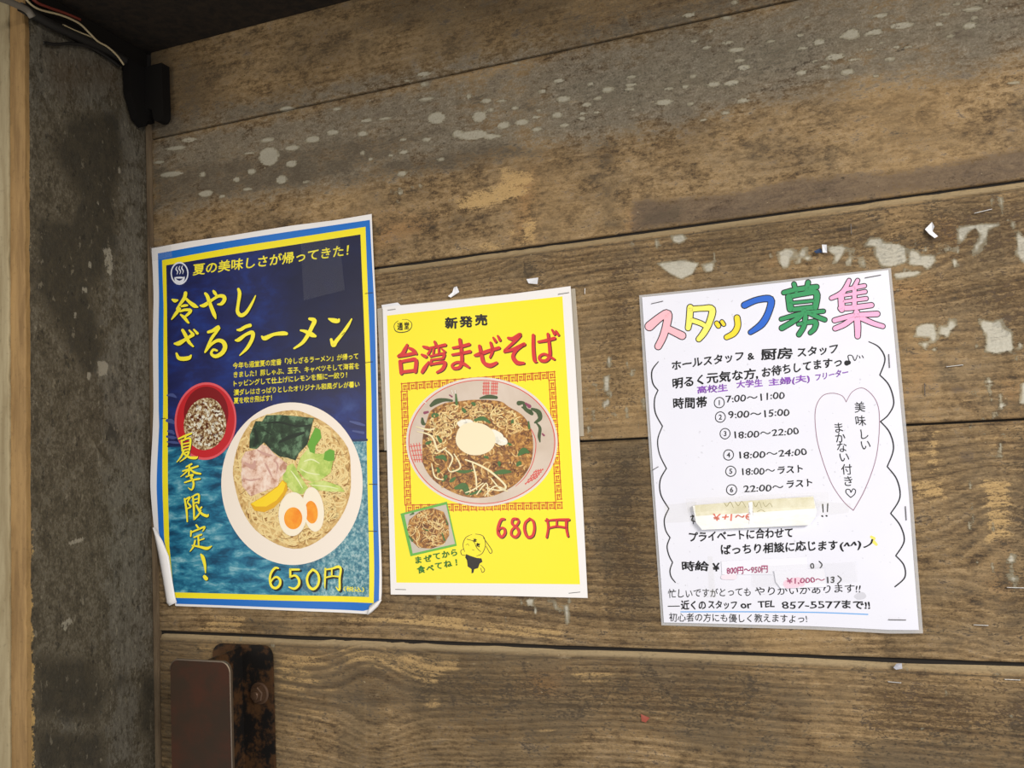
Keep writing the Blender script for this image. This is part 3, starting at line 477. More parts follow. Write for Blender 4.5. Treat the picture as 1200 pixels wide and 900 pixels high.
def patch(top, bottom, left, right, n_=34, m_=48):
    """Coons patch through four outlines given in photograph coordinates -> wall (x, z) grid"""
    def samp(pts, c_):
        p = np.array(pts, float); d = np.r_[0, np.cumsum(np.hypot(*np.diff(p, axis=0).T))]; d /= d[-1]; t = np.linspace(0, 1, c_)
        return np.stack([np.interp(t, d, p[:, 0]), np.interp(t, d, p[:, 1])], -1)
    T, B, L, Rr = samp(top, n_), samp(bottom, n_), samp(left, m_), samp(right, m_); u = np.linspace(0, 1, n_)[:, None, None]; v_ = np.linspace(0, 1, m_)[None, :, None]
    S = (1 - v_) * T[:, None] + v_ * B[:, None] + (1 - u) * L[None] + u * Rr[None] - ((1 - u) * (1 - v_) * T[0] + u * (1 - v_) * T[-1] + (1 - u) * v_ * B[0] + u * v_ * B[-1])
    V = PV(S.reshape(-1, 2)); i = np.arange(n_ * m_).reshape(n_, m_); return V, np.stack([i[:-1, :-1], i[1:, :-1], i[1:, 1:], i[:-1, 1:]], -1).reshape(-1, 4).tolist()
def spline(pts, sub=5):
    p = [np.array(q, float) for q in pts]
    if len(p) < 3: return p
    out = []
    for i in range(len(p) - 1):
        a, b, c_, d = p[max(i - 1, 0)], p[i], p[i + 1], p[min(i + 2, len(p) - 1)]
        for t in np.linspace(0, 1, sub, endpoint=False): out.append(.5 * ((2 * b) + (c_ - a) * t + (2 * a - 5 * b + 4 * c_ - d) * t * t + (3 * b - a - 3 * c_ + d) * t ** 3))
    return out + [p[-1]]
def strokes(lst, grow=0.0, dx=0, dy=0, sub=5, sharp=False):
    """brush strokes [(x, y, width)...] in photograph coordinates -> wall mesh"""
    V = []; Fc = []
    for st in lst:
        q = st if sharp else spline(st, sub)
        q = [np.array(a, float) for a in q]; b = len(V); m_ = len(q)
        for i, a in enumerate(q):
            d = q[min(i + 1, m_ - 1)][:2] - q[max(i - 1, 0)][:2]; d = d / (np.linalg.norm(d) + 1e-9); nn = np.array((-d[1], d[0])); wd = max(a[2], .1) / 2 + grow
            V += [a[:2] + nn * wd, a[:2] - nn * wd]
            if i: j = b + 2 * i; Fc.append((j - 2, j - 1, j + 1, j))
        for end, sg in ((0, -1), (m_ - 1, 1)):
            a = q[end]; o_ = q[1 if end == 0 else m_ - 2]; d = (a[:2] - o_[:2]); d = d / (np.linalg.norm(d) + 1e-9); nn = np.array((-d[1], d[0])) ; wd = max(a[2], .1) / 2 + grow; c_ = len(V)
            V += [a[:2] + wd * (nn * math.cos(t) + d * math.sin(t)) for t in np.linspace(0, math.pi, 7)]; Fc.append(tuple(range(c_, c_ + 7)))
    return PV(np.array(V) + (dx, dy)), Fc
def poly(lst): 
    V = []; Fc = []
    for p in lst: Fc.append(tuple(range(len(V), len(V) + len(p)))); V += [q[:2] for q in p]
    return PV(np.array(V)), Fc
def disc(cx, cy, rx, ry, r0=0, rings=8, n_=64, rot=0, wob=0, seed=1):
    V = []; Fc = []; rr = np.linspace(r0, 1, rings + 1); c_, s_ = math.cos(rot), math.sin(rot); rg = np.random.default_rng(seed); ph = rg.random(5) * 6
    for k in rr:
        for i in range(n_):
            a = 2 * math.pi * i / n_; w_ = 1 + wob * sum(math.sin((j + 2) * a + ph[j]) / (j + 1.5) for j in range(5)); x, y = rx * k * w_ * math.cos(a), ry * k * w_ * math.sin(a); V.append((cx + x * c_ - y * s_, cy + x * s_ + y * c_))
    for k in range(rings):
        for i in range(n_): Fc.append((k * n_ + i, k * n_ + (i + 1) % n_, (k + 1) * n_ + (i + 1) % n_, (k + 1) * n_ + i))
    return PV(np.array(V)), Fc
def merge(parts):
    V = []; Fc = []
    for v_, f in parts: b = len(V); V += [tuple(q) for q in v_]; Fc += [tuple(i + b for i in g) for g in f]
    return V, Fc
_tc = {}
def glyphs(text, grow=0.0, res=3):
    """outline of the writing as flat faces; grow thickens every stroke by laying a thin band along its edges"""
    key = (text, grow)
    if key not in _tc:
        c_ = bpy.data.curves.new('t', 'FONT'); c_.body = text; c_.resolution_u = res; c_.fill_mode = 'FRONT'
        o = bpy.data.objects.new('t', c_); COL.objects.link(o); bpy.context.view_layer.update()
        m_ = o.to_mesh(); V = [tuple(q.co[:2]) for q in m_.vertices]; Fc = [tuple(p.vertices) for p in m_.polygons]; o.to_mesh_clear(); bpy.data.objects.remove(o); bpy.data.curves.remove(c_)
        if grow:
            from collections import Counter
            ce = Counter(); 
            for f in Fc:
                for i in range(len(f)): ce[tuple(sorted((tuple(np.round(V[f[i]], 5)), tuple(np.round(V[f[(i + 1) % len(f)]], 5)))))] += 1
            for (p0, p1), q in ce.items():
                if q != 1 or p0 == p1: continue
                p0 = np.array(p0); p1 = np.array(p1); d = (p1 - p0) / np.linalg.norm(p1 - p0); nn = np.array((-d[1], d[0])) * grow; e = d * grow * .7; b_ = len(V)
                V += [tuple(p0 - e * .5 + nn), tuple(p0 - e - nn * .0), tuple(p0 - e * .5 - nn), tuple(p1 + e * .5 - nn), tuple(p1 + e), tuple(p1 + e * .5 + nn)]; Fc.append(tuple(range(b_, b_ + 6)))
        _tc[key] = (np.array(V).reshape(-1, 2), Fc)
    return _tc[key]
def line(text, a, b, h, offset=0.0, wob=0.0, dx=0, dy=0, shear=0.0, seed=0, jit=0.0):
    """a line of writing whose baseline runs from a to b in the photograph, em height h"""
    V, Fc = glyphs(text, offset); V = V.copy(); r = np.random.default_rng(seed + len(text))
    x0, x1 = V[:, 0].min(), V[:, 0].max(); t = (V[:, 0] - x0) / (x1 - x0)
    if wob: V[:, 1] += wob * (np.sin(V[:, 0] * 5.1 + seed) * .6 + np.sin(V[:, 0] * 11.7 + V[:, 1] * 4 + 2) * .4); tx = wob * np.sin(V[:, 1] * 6 + V[:, 0] * 2.3 + seed)
    else: tx = 0
    if jit: V[:, 1] += (np.interp(V[:, 0], np.arange(-1, x1 + 2), r.random(int(x1 + 3) if x1 + 3 == int(x1 + 3) else len(np.arange(-1, x1 + 2))) - .5)) * jit
    a = np.array(a, float); b = np.array(b, float); d = b - a; L = np.linalg.norm(d); up = np.array((0.0, -1.0))
    q = a + (t + tx / (x1 - x0) + shear * V[:, 1] / (x1 - x0))[:, None] * d + V[:, 1:2] * h * up + (dx, dy)
    return PV(q), Fc
def glyph_at(ch, cx, cy, h, wd=None, offset=0, wob=.0, rot=0, dx=0, dy=0):
    V, Fc = glyphs(ch, offset); V = V - (np.array([V[:, 0].min() + V[:, 0].max(), V[:, 1].min() + V[:, 1].max()]) / 2); wd = wd or h
    V = V + wob * np.stack([np.sin(V[:, 1] * 7 + cx), np.sin(V[:, 0] * 6 + cy)], -1)
    return PV(np.stack([cx + dx + V[:, 0] * wd + V[:, 1] * h * rot, cy + dy - V[:, 1] * h + V[:, 0] * wd * rot], -1)), Fc

# inks and papers
def ink(name, *c, rough=.35): return mat(name, srgb(*c), rough, spec=.45)
mWhite = mat('glossy_white_paper', srgb(238, 234, 232), .38, spec=.45)
mWhite3 = mat('cool_white_paper', srgb(228, 228, 240), .3, spec=.5); n = NT(mWhite3); q = n.noise(n.coord(), 9, 4, .6); s = n.step(n.noise(n.coord(), 260, 2), .70, .74)
n.col(n.mix(n.math('MULTIPLY', s, .35), n.mix(q, srgb(224, 224, 238), srgb(236, 236, 244)), srgb(170, 168, 176)))
iBlue = ink('blue_ink', 30, 112, 200); iYel = ink('yellow_ink', 250, 232, 38); iYelL = ink('lettering_yellow', 252, 238, 60); iBlk = ink('black_ink', 18, 16, 20); iRed = ink('red_ink', 214, 44, 48)
iOr = ink('meander_orange', 208, 96, 22); iGrn = ink('green_ink', 58, 140, 50); iPen = ink('black_pen', 20, 20, 24, rough=.5); iPur = ink('purple_pen', 150, 92, 196); iMag = ink('magenta_pen', 176, 50, 110)
iLine = ink('thin_mauve_line', 150, 110, 130); iSky2 = ink('sky_blue_pen', 110, 170, 230); iWhite = ink('printed_white', 226, 228, 238)
def noisy(name, stops, scale, stretch=(1, 1, 1), det=5, rough=.35, dist=.3, r2=.65):
    m = mat(name, (0, 0, 0, 1), rough, spec=.45); n = NT(m); q = n.noise(n.coord(stretch), scale, det, r2, dist); n.col(n.ramp(q, [(p, srgb(*c)) for p, c in stops])); return m
mSky = noisy('printed_night_sky', [(.3, (24, 28, 66)), (.5, (30, 38, 92)), (.62, (30, 50, 120)), (.8, (60, 84, 150))], 16, (1, 1, 2))
n = NT(mSky); old = mSky.node_tree.links[-1].from_socket if False else next(l for l in mSky.node_tree.links if l.to_socket.name == 'Base Color').from_socket
sx = n.n('ShaderNodeSeparateXYZ', i={0: n.n('ShaderNodeTexCoord').outputs['Object']}); q = n.noise(n.coord(), 12, 4, .6)
f_ = n.math('MULTIPLY', n.step(n.math('MULTIPLY_ADD', q, .05, sx.outputs[0]), -.01, .10), n.step(sx.outputs[2], -.02, .06)); n.col(n.mix(n.math('MULTIPLY', f_, .9), old, n.mix(q, srgb(20, 22, 44), srgb(36, 37, 66))))
mSea = noisy('printed_sea', [(.34, (10, 66, 98)), (.46, (26, 104, 138)), (.56, (58, 140, 166)), (.70, (150, 196, 206))], 60, (.6, 1, 1.7), 6)
n = NT(mSea); old = next(l for l in mSea.node_tree.links if l.to_socket.name == 'Base Color').from_socket
sx = n.n('ShaderNodeSeparateXYZ', i={0: n.n('ShaderNodeTexCoord').outputs['Object']}); q = n.noise(n.coord(), 14, 4, .6); q2 = n.noise(n.coord(), 260, 4, .75)
f_ = n.step(n.math('MULTIPLY_ADD', q, .06, sx.outputs[0]), .035, .115); n.col(n.mix(n.math('MULTIPLY', f_, .8), old, n.ramp(q2, [(.38, srgb(48, 104, 124)), (.5, srgb(96, 150, 160)), (.62, srgb(176, 204, 202))])))
f_ = None
mNood = noisy('printed_noodle_bed', [(.3, (172, 124, 62)), (.5, (214, 178, 112)), (.7, (236, 210, 152))], 220)
mMix = noisy('printed_mixed_topping', [(.30, (70, 42, 20)), (.45, (140, 88, 34)), (.58, (190, 134, 60)), (.74, (222, 178, 104))], 260)
mNori = noisy('printed_seaweed', [(.3, (22, 36, 22)), (.5, (44, 66, 44)), (.6, (92, 124, 92)), (.8, (140, 168, 134))], 90)
mPork = noisy('printed_pork', [(.36, (188, 136, 112)), (.46, (228, 190, 168)), (.62, (244, 222, 206))], 120)
mCab = noisy('printed_cabbage', [(.3, (150, 184, 70)), (.5, (196, 214, 110)), (.72, (226, 232, 156))], 70)
mSoup = noisy('printed_onion_broth', [(.34, (44, 24, 16)), (.46, (132, 88, 48)), (.56, (206, 190, 150)), (.7, (236, 234, 224))], 330)
mPlate = ink('printed_cream_plate', 244, 232, 218); mBowlG = noisy('printed_bowl_glaze', [(.3, (196, 176, 156)), (.7, (222, 206, 192))], 10)
iN1 = ink('noodle_light', 240, 214, 150); iN2 = ink('noodle_mid', 222, 184, 118); iN3 = ink('noodle_shadow', 150, 104, 48); iG2 = ink('herb_green', 60, 104, 44); iG3 = ink('leaf_green', 104, 168, 52)
iEggW = ink('egg_white', 250, 238, 214); iYolk = noisy('egg_yolk', [(.35, (246, 140, 20)), (.65, (252, 176, 50))], 60); iLem = ink('lemon_yellow', 250, 214, 30); iLemD = ink('lemon_rind', 228, 172, 20)
iPk = ink('pork_rose', 206, 160, 146); iBR = ink('bowl_red', 196, 36, 44); iBR2 = ink('bowl_red_dark', 128, 18, 26); iEggS = ink('soft_egg', 240, 226, 190)
iSp1 = ink('sprout_pale', 240, 226, 180); iRedD = ink('pattern_red', 214, 84, 76); iDr = ink('dragon_green', 58, 78, 40); iBrn = ink('spice_brown', 108, 60, 24)

# ---------------- staples: bent wire, each one a piece of what it holds
mStap = mat('staple_wire', srgb(150, 146, 142), .3, .9); mStapL = mat('bright_staple_wire', srgb(226, 224, 222), .3, .6); mStapD = mat('dark_staple_wire', srgb(96, 92, 92), .4, .8)
def staple(px, py, L, ang, fn, parent=None, m_=None, lift=.0):
    x, z = P(px, py, .003); dx_, dz_ = math.cos(ang) * L / 2, math.sin(ang) * L / 2; b = fn(x, z); r = .00032; k = .0011
    y1 = -(b + .0006 + lift); y0 = -(b - .0015)
    pts = [(x - dx_, y0, z - dz_), (x - dx_, y1 + .0002, z - dz_), (x - dx_ * .86, y1, z - dz_ * .86), (x, y1, z), (x + dx_ * .86, y1, z + dz_ * .86), (x + dx_, y1 + .0002, z + dz_), (x + dx_, y0, z + dz_)]
    return tube3('staple', pts, r, m_ or mStap, parent, 6)
def solid_sheet(pr, name, V2, Fc, material, th=.00022, maxlen=.008):
    o = pr.add(name, V2, Fc, material, 0, maxlen); md = o.modifiers.new('thickness', 'SOLIDIFY'); md.thickness = th; md.offset = -1; return o

# ================================================================== POSTER 1: chilled dipping ramen
po1 = tag(empty('poster', *(lambda q: (q[0], 0, q[1]))(P(315, 490))), 'large navy and sea-blue menu poster in blue and yellow borders with a plate of noodles', 'poster')
p1 = Print(po1, sheet1)
TOP = [(177.5, 291), (222, 283), (267, 277), (347, 264), (395, 258), (436, 251)]; LEF = [(177.5, 291), (179, 320), (180, 347), (179.5, 400), (181, 480), (181, 520), (180, 571), (181, 600), (182, 622), (190, 655), (206, 710)]
RIG = [(436, 251), (438, 300), (441, 360), (443, 470), (446, 620), (449, 701), (448.5, 712)]; BOT = [(206, 710), (320, 714), (433, 719), (448.5, 712)]
def cut(V2, Fc, pts): return V2, Fc
solid_sheet(p1, 'sheet', *patch(TOP, [(206, 710), (320, 714.5), (433, 719), (448.5, 704)], LEF, RIG[:-1] + [(448.5, 704)]), mWhite)
p1.add('blue_border', *patch([(185, 297), (222, 290.5), (280, 281), (347, 270.5), (434, 258)], [(207, 707.5), (320, 711.5), (431, 715.5), (446, 705)],
      [(185, 297), (186.5, 345), (186, 400), (187, 480), (188, 500), (186.5, 571), (187, 622), (192, 655), (207, 707.5)], [(434, 258), (439, 360), (441.5, 470), (444, 620), (446, 705)]), iBlue, 1)
p1.add('yellow_border', *patch([(190, 305), (280, 289), (347, 278.5), (429, 266)], [(205, 700.5), (320, 703.5), (440, 706)], [(190, 305), (192, 360), (192, 500), (192.5, 571), (193, 632), (198, 660), (205, 700.5)], [(429, 266), (432, 360), (435.5, 470), (438, 620), (440, 706)]), iYel, 2)
IL = [(195, 311), (196, 360), (197, 450), (198, 524)]; IR = [(423, 275), (426, 360), (429, 450), (430, 516)]
p1.add('night_sky_print', *patch([(195, 311), (280, 297), (347, 286.5), (423, 275)], [(198, 524), (310, 521), (430, 516)], IL, IR), mSky, 3)
p1.add('sea_print', *patch([(198, 524), (310, 521), (430, 516)], [(204, 694), (320, 697), (434, 699)], [(198, 524), (198.5, 600), (199, 640), (204, 694)], [(430, 516), (432, 600), (434, 699)]), mSea, 3)
p1.add('horizon_print', *merge([strokes([[(198, 523, 1.6), (300, 521, 1.2), (380, 518, 1.6), (430, 515.5, 3)]])]), ink('horizon_blue', 24, 44, 88), 5)
cl = crop(190, 440, 6.43); iCloud = ink('printed_cloud', 72, 84, 138)
for s_ in [cl([(45, 150, 12), (80, 148, 26), (110, 165, 10)]), cl([(45, 340, 24), (75, 345, 34), (95, 360, 16)]), cl([(55, 420, 20), (80, 425, 26), (95, 440, 12)]), cl([(45, 460, 16), (85, 468, 24), (110, 470, 10)]), cl([(48, 500, 10), (100, 505, 20), (130, 510, 8)]),
    crop(255, 465, 4.5)([(700, 130, 8), (740, 140, 16), (775, 150, 10)]), crop(255, 465, 4.5)([(715, 180, 8), (770, 190, 14)])]: p1.add('cloud_print', *strokes([s_]), iCloud, 5)
# emblem: steaming bowl in a ring
rg = crop(160, 240, 3.75)
p1.add('emblem', *merge([disc(211, 320.5, 10.6, 13.4, .86, 1, 40), disc(211, 325.5, 5.8, 1.1, 0, 1, 20), strokes([[(205.6, 325.6, 1.4), (207, 329, 3), (211, 331, 3.6), (215, 328.6, 3), (216.6, 325, 1.4)], [(207.6, 333, 1), (214.6, 332, 1)], [(208, 312.5, .7), (206.8, 315.5, 1.4), (208.8, 318.5, 1.2), (207.8, 321.5, .6)], [(211.4, 312, .7), (210.2, 315, 1.4), (212.2, 318, 1.2), (211.2, 321.3, .6)], [(214.6, 311.4, .7), (213.6, 314.5, 1.4), (215.4, 317.6, 1.2), (214.6, 321, .6)]])]), iWhite, 6)
def letters(pr, name, V, Fc, m_, layer): return pr.add(name, V, Fc, m_, layer, .012)
letters(p1, 'tagline_lettering', *line('夏の美味しさが帰ってきた！', (226.5, 322), (409, 298.5), 14.2, .018, .012, shear=.06), iYelL, 6)
A = crop(190, 280, 5.623); B = crop(300, 320, 5.623); Cc = crop(200, 500, 4.5)
HEAD1 = [A(s) for s in [[(70, 400, 8), (88, 408, 20), (106, 404, 6)], [(116, 462, 20), (88, 500, 16), (66, 530, 4)], [(158, 358, 20), (150, 390, 20), (122, 430, 14), (98, 462, 5)], [(152, 385, 10), (185, 418, 18), (215, 440, 24), (238, 450, 6)], [(130, 445, 8), (150, 440, 14), (170, 438, 8)],
    [(122, 478, 10), (155, 468, 14), (192, 472, 16), (170, 500, 14), (150, 514, 6)], [(126, 500, 8), (150, 520, 18), (172, 548, 12), (180, 554, 4)],
    [(256, 440, 8), (282, 438, 22), (330, 405, 14), (375, 378, 16), (408, 380, 22), (414, 402, 22), (395, 428, 18), (370, 432, 6)], [(343, 345, 12), (352, 358, 18), (367, 380, 6)], [(288, 360, 12), (302, 378, 20), (320, 430, 20), (345, 495, 22), (356, 524, 6)],
    [(506, 332, 14), (514, 362, 20), (504, 430, 16), (500, 480, 20), (524, 504, 22), (560, 482, 18), (597, 420, 12), (618, 374, 3)],
    [(86, 690, 10), (114, 688, 26), (160, 660, 16), (205, 632, 20)], [(138, 602, 16), (155, 632, 20), (178, 678, 18), (206, 708, 8)], [(98, 755, 10), (112, 784, 20), (142, 790, 24), (178, 784, 22), (192, 768, 8)], [(182, 603, 8), (206, 628, 15)], [(212, 598, 8), (234, 622, 15)],
    [(306, 614, 14), (335, 605, 18), (374, 582, 22), (358, 614, 16), (325, 660, 16), (284, 746, 8)], [(290, 740, 8), (322, 698, 14), (365, 670, 18), (402, 678, 24), (416, 712, 26), (396, 752, 24), (352, 774, 20), (325, 756, 14), (338, 730, 12), (362, 736, 10)],
    [(498, 600, 8), (520, 598, 18), (550, 580, 18), (582, 570, 20)], [(486, 668, 8), (508, 664, 22), (555, 630, 16), (598, 618, 24), (596, 660, 20), (562, 720, 18), (514, 767, 4)]]]
HEAD1 += [B(s) for s in [[(42, 418, 8), (62, 430, 26), (120, 405, 18), (180, 398, 24), (204, 400, 18)], [(356, 302, 14), (388, 314, 26), (372, 355, 22), (345, 410, 22), (310, 460, 18), (256, 497, 8)], [(298, 378, 8), (330, 386, 18), (370, 406, 28), (394, 416, 14)],
    [(483, 302, 8), (510, 312, 26), (540, 316, 24), (549, 306, 10)], [(498, 438, 14), (512, 476, 24), (530, 450, 22), (570, 400, 18), (605, 350, 16), (632, 303, 5)]]]
letters(p1, 'headline_shadow', *strokes(HEAD1, .75, .6, .7), iBlk, 6); letters(p1, 'headline_lettering', *strokes(HEAD1, .35), iYelL, 7)
PARA = [('今年も通堂夏の定番「冷しざるラーメン」が帰って', (273, 431.5), (420, 420)), ('きました！豚しゃぶ、玉子、キャベツそして海苔を', (274, 442), (421, 431.5)), ('トッピングして仕上げにレモンを麺に一絞り！', (274, 452.5), (407, 442)), ('漬ダレはさっぱりとしたオリジナル和風ダレが暑い', (274, 463), (421.5, 453)), ('夏を吹き飛ばす！', (274, 472.5), (319.5, 469))]
letters(p1, 'caption_lettering', *merge([line(t, a, b, 7.6, .03) for t, a, b in PARA]), iYelL, 6)
# red bowl of onion broth
p1.add('red_bowl_print', *disc(241.5, 493.5, 36, 45.5, 0, 8, 56, .06), iBR, 8); p1.add('red_bowl_rim', *disc(241.5, 493.5, 36, 45.5, .94, 1, 64, .06), ink('bowl_rim_pink', 226, 92, 100), 9)
p1.add('red_bowl_shade', *disc(242, 485, 26, 32, 0, 6, 48), iBR2, 9); p1.add('broth_print', *disc(241, 497, 24.5, 30.5, 0, 7, 48, 0, .03), mSoup, 10)
rr = random.Random(4); onion = []
for _ in range(150):
    a = rr.random() * 6.28; r = math.sqrt(rr.random()) * .92; onion.append(disc(241 + 23 * r * math.cos(a), 497 + 28 * r * math.sin(a), .7 + rr.random() * 1.3, .8 + rr.random() * 1.5, .5 if rr.random() < .4 else 0, 1, 8, rr.random() * 3))
p1.add('onion_bits', *merge(onion[:95]), ink('onion_white', 232, 228, 212), 11); p1.add('dark_broth_bits', *merge(onion[95:]), ink('broth_dark', 96, 50, 26), 11)
SEAS = [Cc(s) for s in [[(46, 64, 6), (75, 50, 9), (112, 36, 8)], [(84, 48, 8), (76, 72, 5)], [(62, 72, 8), (66, 128, 8)], [(60, 76, 7), (106, 62, 9), (103, 122, 8)], [(66, 92, 6), (102, 84, 6)], [(66, 109, 6), (102, 100, 6)], [(66, 126, 6), (104, 116, 7)], [(74, 124, 8), (60, 158, 8), (38, 186, 3)], [(70, 142, 6), (100, 132, 9), (85, 160, 8), (54, 184, 3)], [(76, 145, 7), (104, 162, 12), (136, 164, 14), (146, 158, 4)],
    [(86, 212, 6), (114, 197, 9)], [(68, 234, 6), (105, 222, 9), (148, 208, 8)], [(103, 202, 9), (100, 252, 8)], [(98, 225, 8), (80, 245, 6), (58, 263, 3)], [(106, 225, 7), (132, 242, 11), (162, 248, 8)], [(86, 264, 6), (122, 252, 8), (110, 270, 7)], [(112, 265, 9), (126, 300, 10), (116, 332, 7), (98, 322, 3)], [(78, 294, 6), (115, 282, 9), (158, 274, 8)],
    [(78, 380, 8), (88, 440, 10), (92, 500, 6)], [(80, 384, 6), (106, 372, 9), (94, 398, 7), (110, 420, 9), (92, 432, 5)], [(116, 370, 6), (152, 356, 9), (152, 402, 8)], [(122, 370, 8), (127, 430, 10), (128, 488, 7)], [(124, 386, 5), (150, 379, 5)], [(124, 404, 6), (153, 397, 6)], [(128, 488, 8), (150, 466, 8), (166, 440, 4)], [(168, 424, 8), (152, 442, 6)], [(140, 414, 8), (165, 455, 11), (196, 470, 14), (204, 462, 4)],
    [(140, 518, 8), (153, 536, 9)], [(112, 550, 9), (110, 577, 6)], [(114, 556, 7), (150, 541, 8), (184, 528, 9), (174, 550, 4)], [(128, 583, 6), (167, 568, 8)], [(150, 575, 8), (152, 622, 8)], [(152, 599, 6), (180, 590, 6)], [(133, 600, 8), (125, 630, 8), (106, 657, 3)], [(118, 626, 6), (155, 632, 10), (195, 641, 15), (220, 629, 4)],
    [(164, 673, 8), (174, 690, 18), (184, 730, 13), (187, 770, 4)], [(182, 790, 17), (190, 800, 20)]]]
letters(p1, 'season_shadow', *strokes(SEAS, .3, .6, .7), ink('navy_shadow', 20, 40, 60), 12); letters(p1, 'season_lettering', *strokes(SEAS, .15), iYelL, 13)
D = crop(300, 650, 8)
PR1 = [D(s) for s in [[(212, 126, 16), (182, 124, 22), (146, 170, 22), (134, 230, 22), (150, 292, 24), (190, 312, 24), (226, 282, 24), (230, 236, 22), (198, 208, 20), (164, 224, 16), (148, 250, 12)], [(408, 138, 18), (365, 138, 20), (325, 139, 22)], [(324, 136, 20), (326, 208, 20)], [(322, 210, 16), (370, 194, 20), (405, 230, 24), (405, 282, 24), (365, 317, 22), (314, 302, 12)],
    [(535, 138, 22), (497, 180, 22), (482, 235, 22), (500, 295, 24), (540, 321, 26), (580, 290, 22), (595, 230, 22), (578, 170, 22), (535, 138, 22)], [(654, 130, 18), (650, 230, 18), (650, 312, 8)], [(650, 140, 14), (720, 128, 18), (772, 112, 26), (798, 134, 22), (788, 220, 20), (786, 330, 20), (754, 302, 8)], [(714, 135, 14), (714, 196, 14)], [(655, 214, 14), (720, 200, 14), (786, 206, 14)]]]
letters(p1, 'price_shadow', *strokes(PR1, .3, 1.9, 1.7), iBlk, 6); letters(p1, 'price_lettering', *strokes(PR1), iYelL, 7)
letters(p1, 'tax_lettering', *line('（税込）', (403, 692), (428, 693), 6, .02), iYelL, 6)
# oval plate of noodles
Q = crop(255, 465, 4.5)
p1.add('plate_print', *disc(343, 566.8, 82.8, 95.2, 0, 14, 80, -.03), mPlate, 8)
RG = Q([(180, 130), (260, 95), (400, 70), (500, 100), (600, 160), (690, 270), (705, 400), (700, 520), (650, 640), (560, 740), (440, 800), (320, 780), (200, 700), (130, 590), (95, 470), (85, 370), (120, 230)])
p1.add('noodle_bed_print', *poly([[tuple(q) for q in spline([r + (1,) for r in RG + [RG[0]]], 3)[:-1]]]), mNood, 9)
def inside(x, y, pl):
    c_ = False
    for i in range(len(pl)):
        (x0, y0), (x1, y1) = pl[i][:2], pl[(i + 1) % len(pl)][:2]
        if (y0 > y) != (y1 > y) and x < (x1 - x0) * (y - y0) / (y1 - y0) + x0: c_ = not c_
    return c_
def noodles(pl, count, wd, seed, rmin=3, rmax=14, flat=.7):
    r_ = random.Random(seed); xs_ = [q[0] for q in pl]; ys_ = [q[1] for q in pl]; out = []
    while len(out) < count:
        cx, cy = r_.uniform(min(xs_), max(xs_)), r_.uniform(min(ys_), max(ys_)); a0 = r_.random() * 6.28; sp_ = r_.uniform(1.2, 3.6); ra = r_.uniform(rmin, rmax); rb = ra * r_.uniform(.35, 1); t_ = r_.random() * 3.14
        pts = [(cx + ra * math.cos(a) * math.cos(t_) - rb * math.sin(a) * math.sin(t_), cy + (ra * math.cos(a) * math.sin(t_) + rb * math.sin(a) * math.cos(t_))) for a in np.linspace(a0, a0 + sp_, 8)]
        if all(inside(x, y, pl) for x, y in pts): out.append([(x, y, wd * (.5 if i in (0, 7) else 1)) for i, (x, y) in enumerate(pts)])
    return out
for k, (m_, s_, c_, w_) in enumerate(((iN3, 1, 120, 1.1), (iN1, 2, 330, 2.1), (iN3, 3, 90, .7), (iN2, 4, 170, 1.7), (iN1, 5, 260, 1.6), (iN3, 6, 40, .7), (iN1, 7, 60, 1.3))):
    p1.add('noodle_strands', *strokes(noodles(RG, c_, w_, s_, 4, 17), 0, sub=2), m_, 10 + k, .02)['kind'] = 'stuff'
p1.add('pork_print', *poly([Q([(150, 290), (215, 275), (235, 250), (270, 262), (300, 300), (340, 330), (370, 352), (365, 390), (330, 430), (320, 470), (270, 490), (215, 510), (180, 525), (135, 470), (128, 400), (150, 360), (130, 330)])]), mPork, 20)
p1.add('pork_folds', *merge([strokes([Q(s) for s in [[(215, 280, 6), (250, 300, 14), (290, 310, 8)], [(150, 350, 12), (190, 370, 26), (200, 340, 10)], [(255, 350, 6), (275, 390, 10), (290, 420, 5)], [(300, 330, 5), (320, 360, 10), (315, 400, 5)], [(140, 430, 5), (180, 440, 9), (230, 430, 5)]]])]), iPk, 21)
p1.add('cabbage_print', *merge([poly([Q([(440, 320), (490, 260), (520, 300), (560, 300), (590, 280), (615, 330), (600, 400), (545, 440), (500, 450), (460, 430), (420, 380)]), ]), poly([Q([(360, 370), (400, 350), (440, 420), (480, 480), (450, 515), (400, 500), (370, 470), (345, 430)])]), poly([Q([(480, 455), (560, 440), (650, 470), (675, 500), (600, 500), (520, 490)])])]), mCab, 20)
p1.add('leaf_print', *poly([Q([(500, 200), (520, 160), (545, 175), (552, 215), (520, 260), (515, 300), (490, 290), (478, 250)]), Q([(570, 290), (595, 275), (620, 285), (620, 335), (590, 340), (562, 330)])]), iG3, 21)
p1.add('leaf_folds', *strokes([Q(s) for s in [[(460, 340, 5), (500, 330, 8), (540, 350, 4)], [(440, 380, 4), (480, 400, 7), (540, 410, 4)], [(390, 390, 4), (420, 430, 8), (450, 480, 4)], [(500, 465, 4), (580, 472, 6), (640, 485, 3)]]]), ink('leaf_light', 232, 238, 180), 22)
p1.add('seaweed_print', *poly([Q([(205, 128), (240, 130), (260, 98), (330, 95), (420, 102), (470, 108), (512, 112), (490, 180), (478, 250), (430, 300), (415, 335), (370, 320), (330, 315), (290, 285), (250, 240), (210, 275), (172, 270), (175, 200)])]), mNori, 23)
p1.add('seaweed_folds', *strokes([Q(s) for s in [[(250, 140, 5), (330, 135, 12), (420, 155, 10), (490, 150, 6)], [(200, 170, 10), (210, 220, 16), (195, 260, 8)], [(330, 240, 10), (390, 210, 22), (460, 190, 12)], [(240, 170, 4), (290, 200, 6)]]]), ink('seaweed_dark', 26, 40, 28), 24)
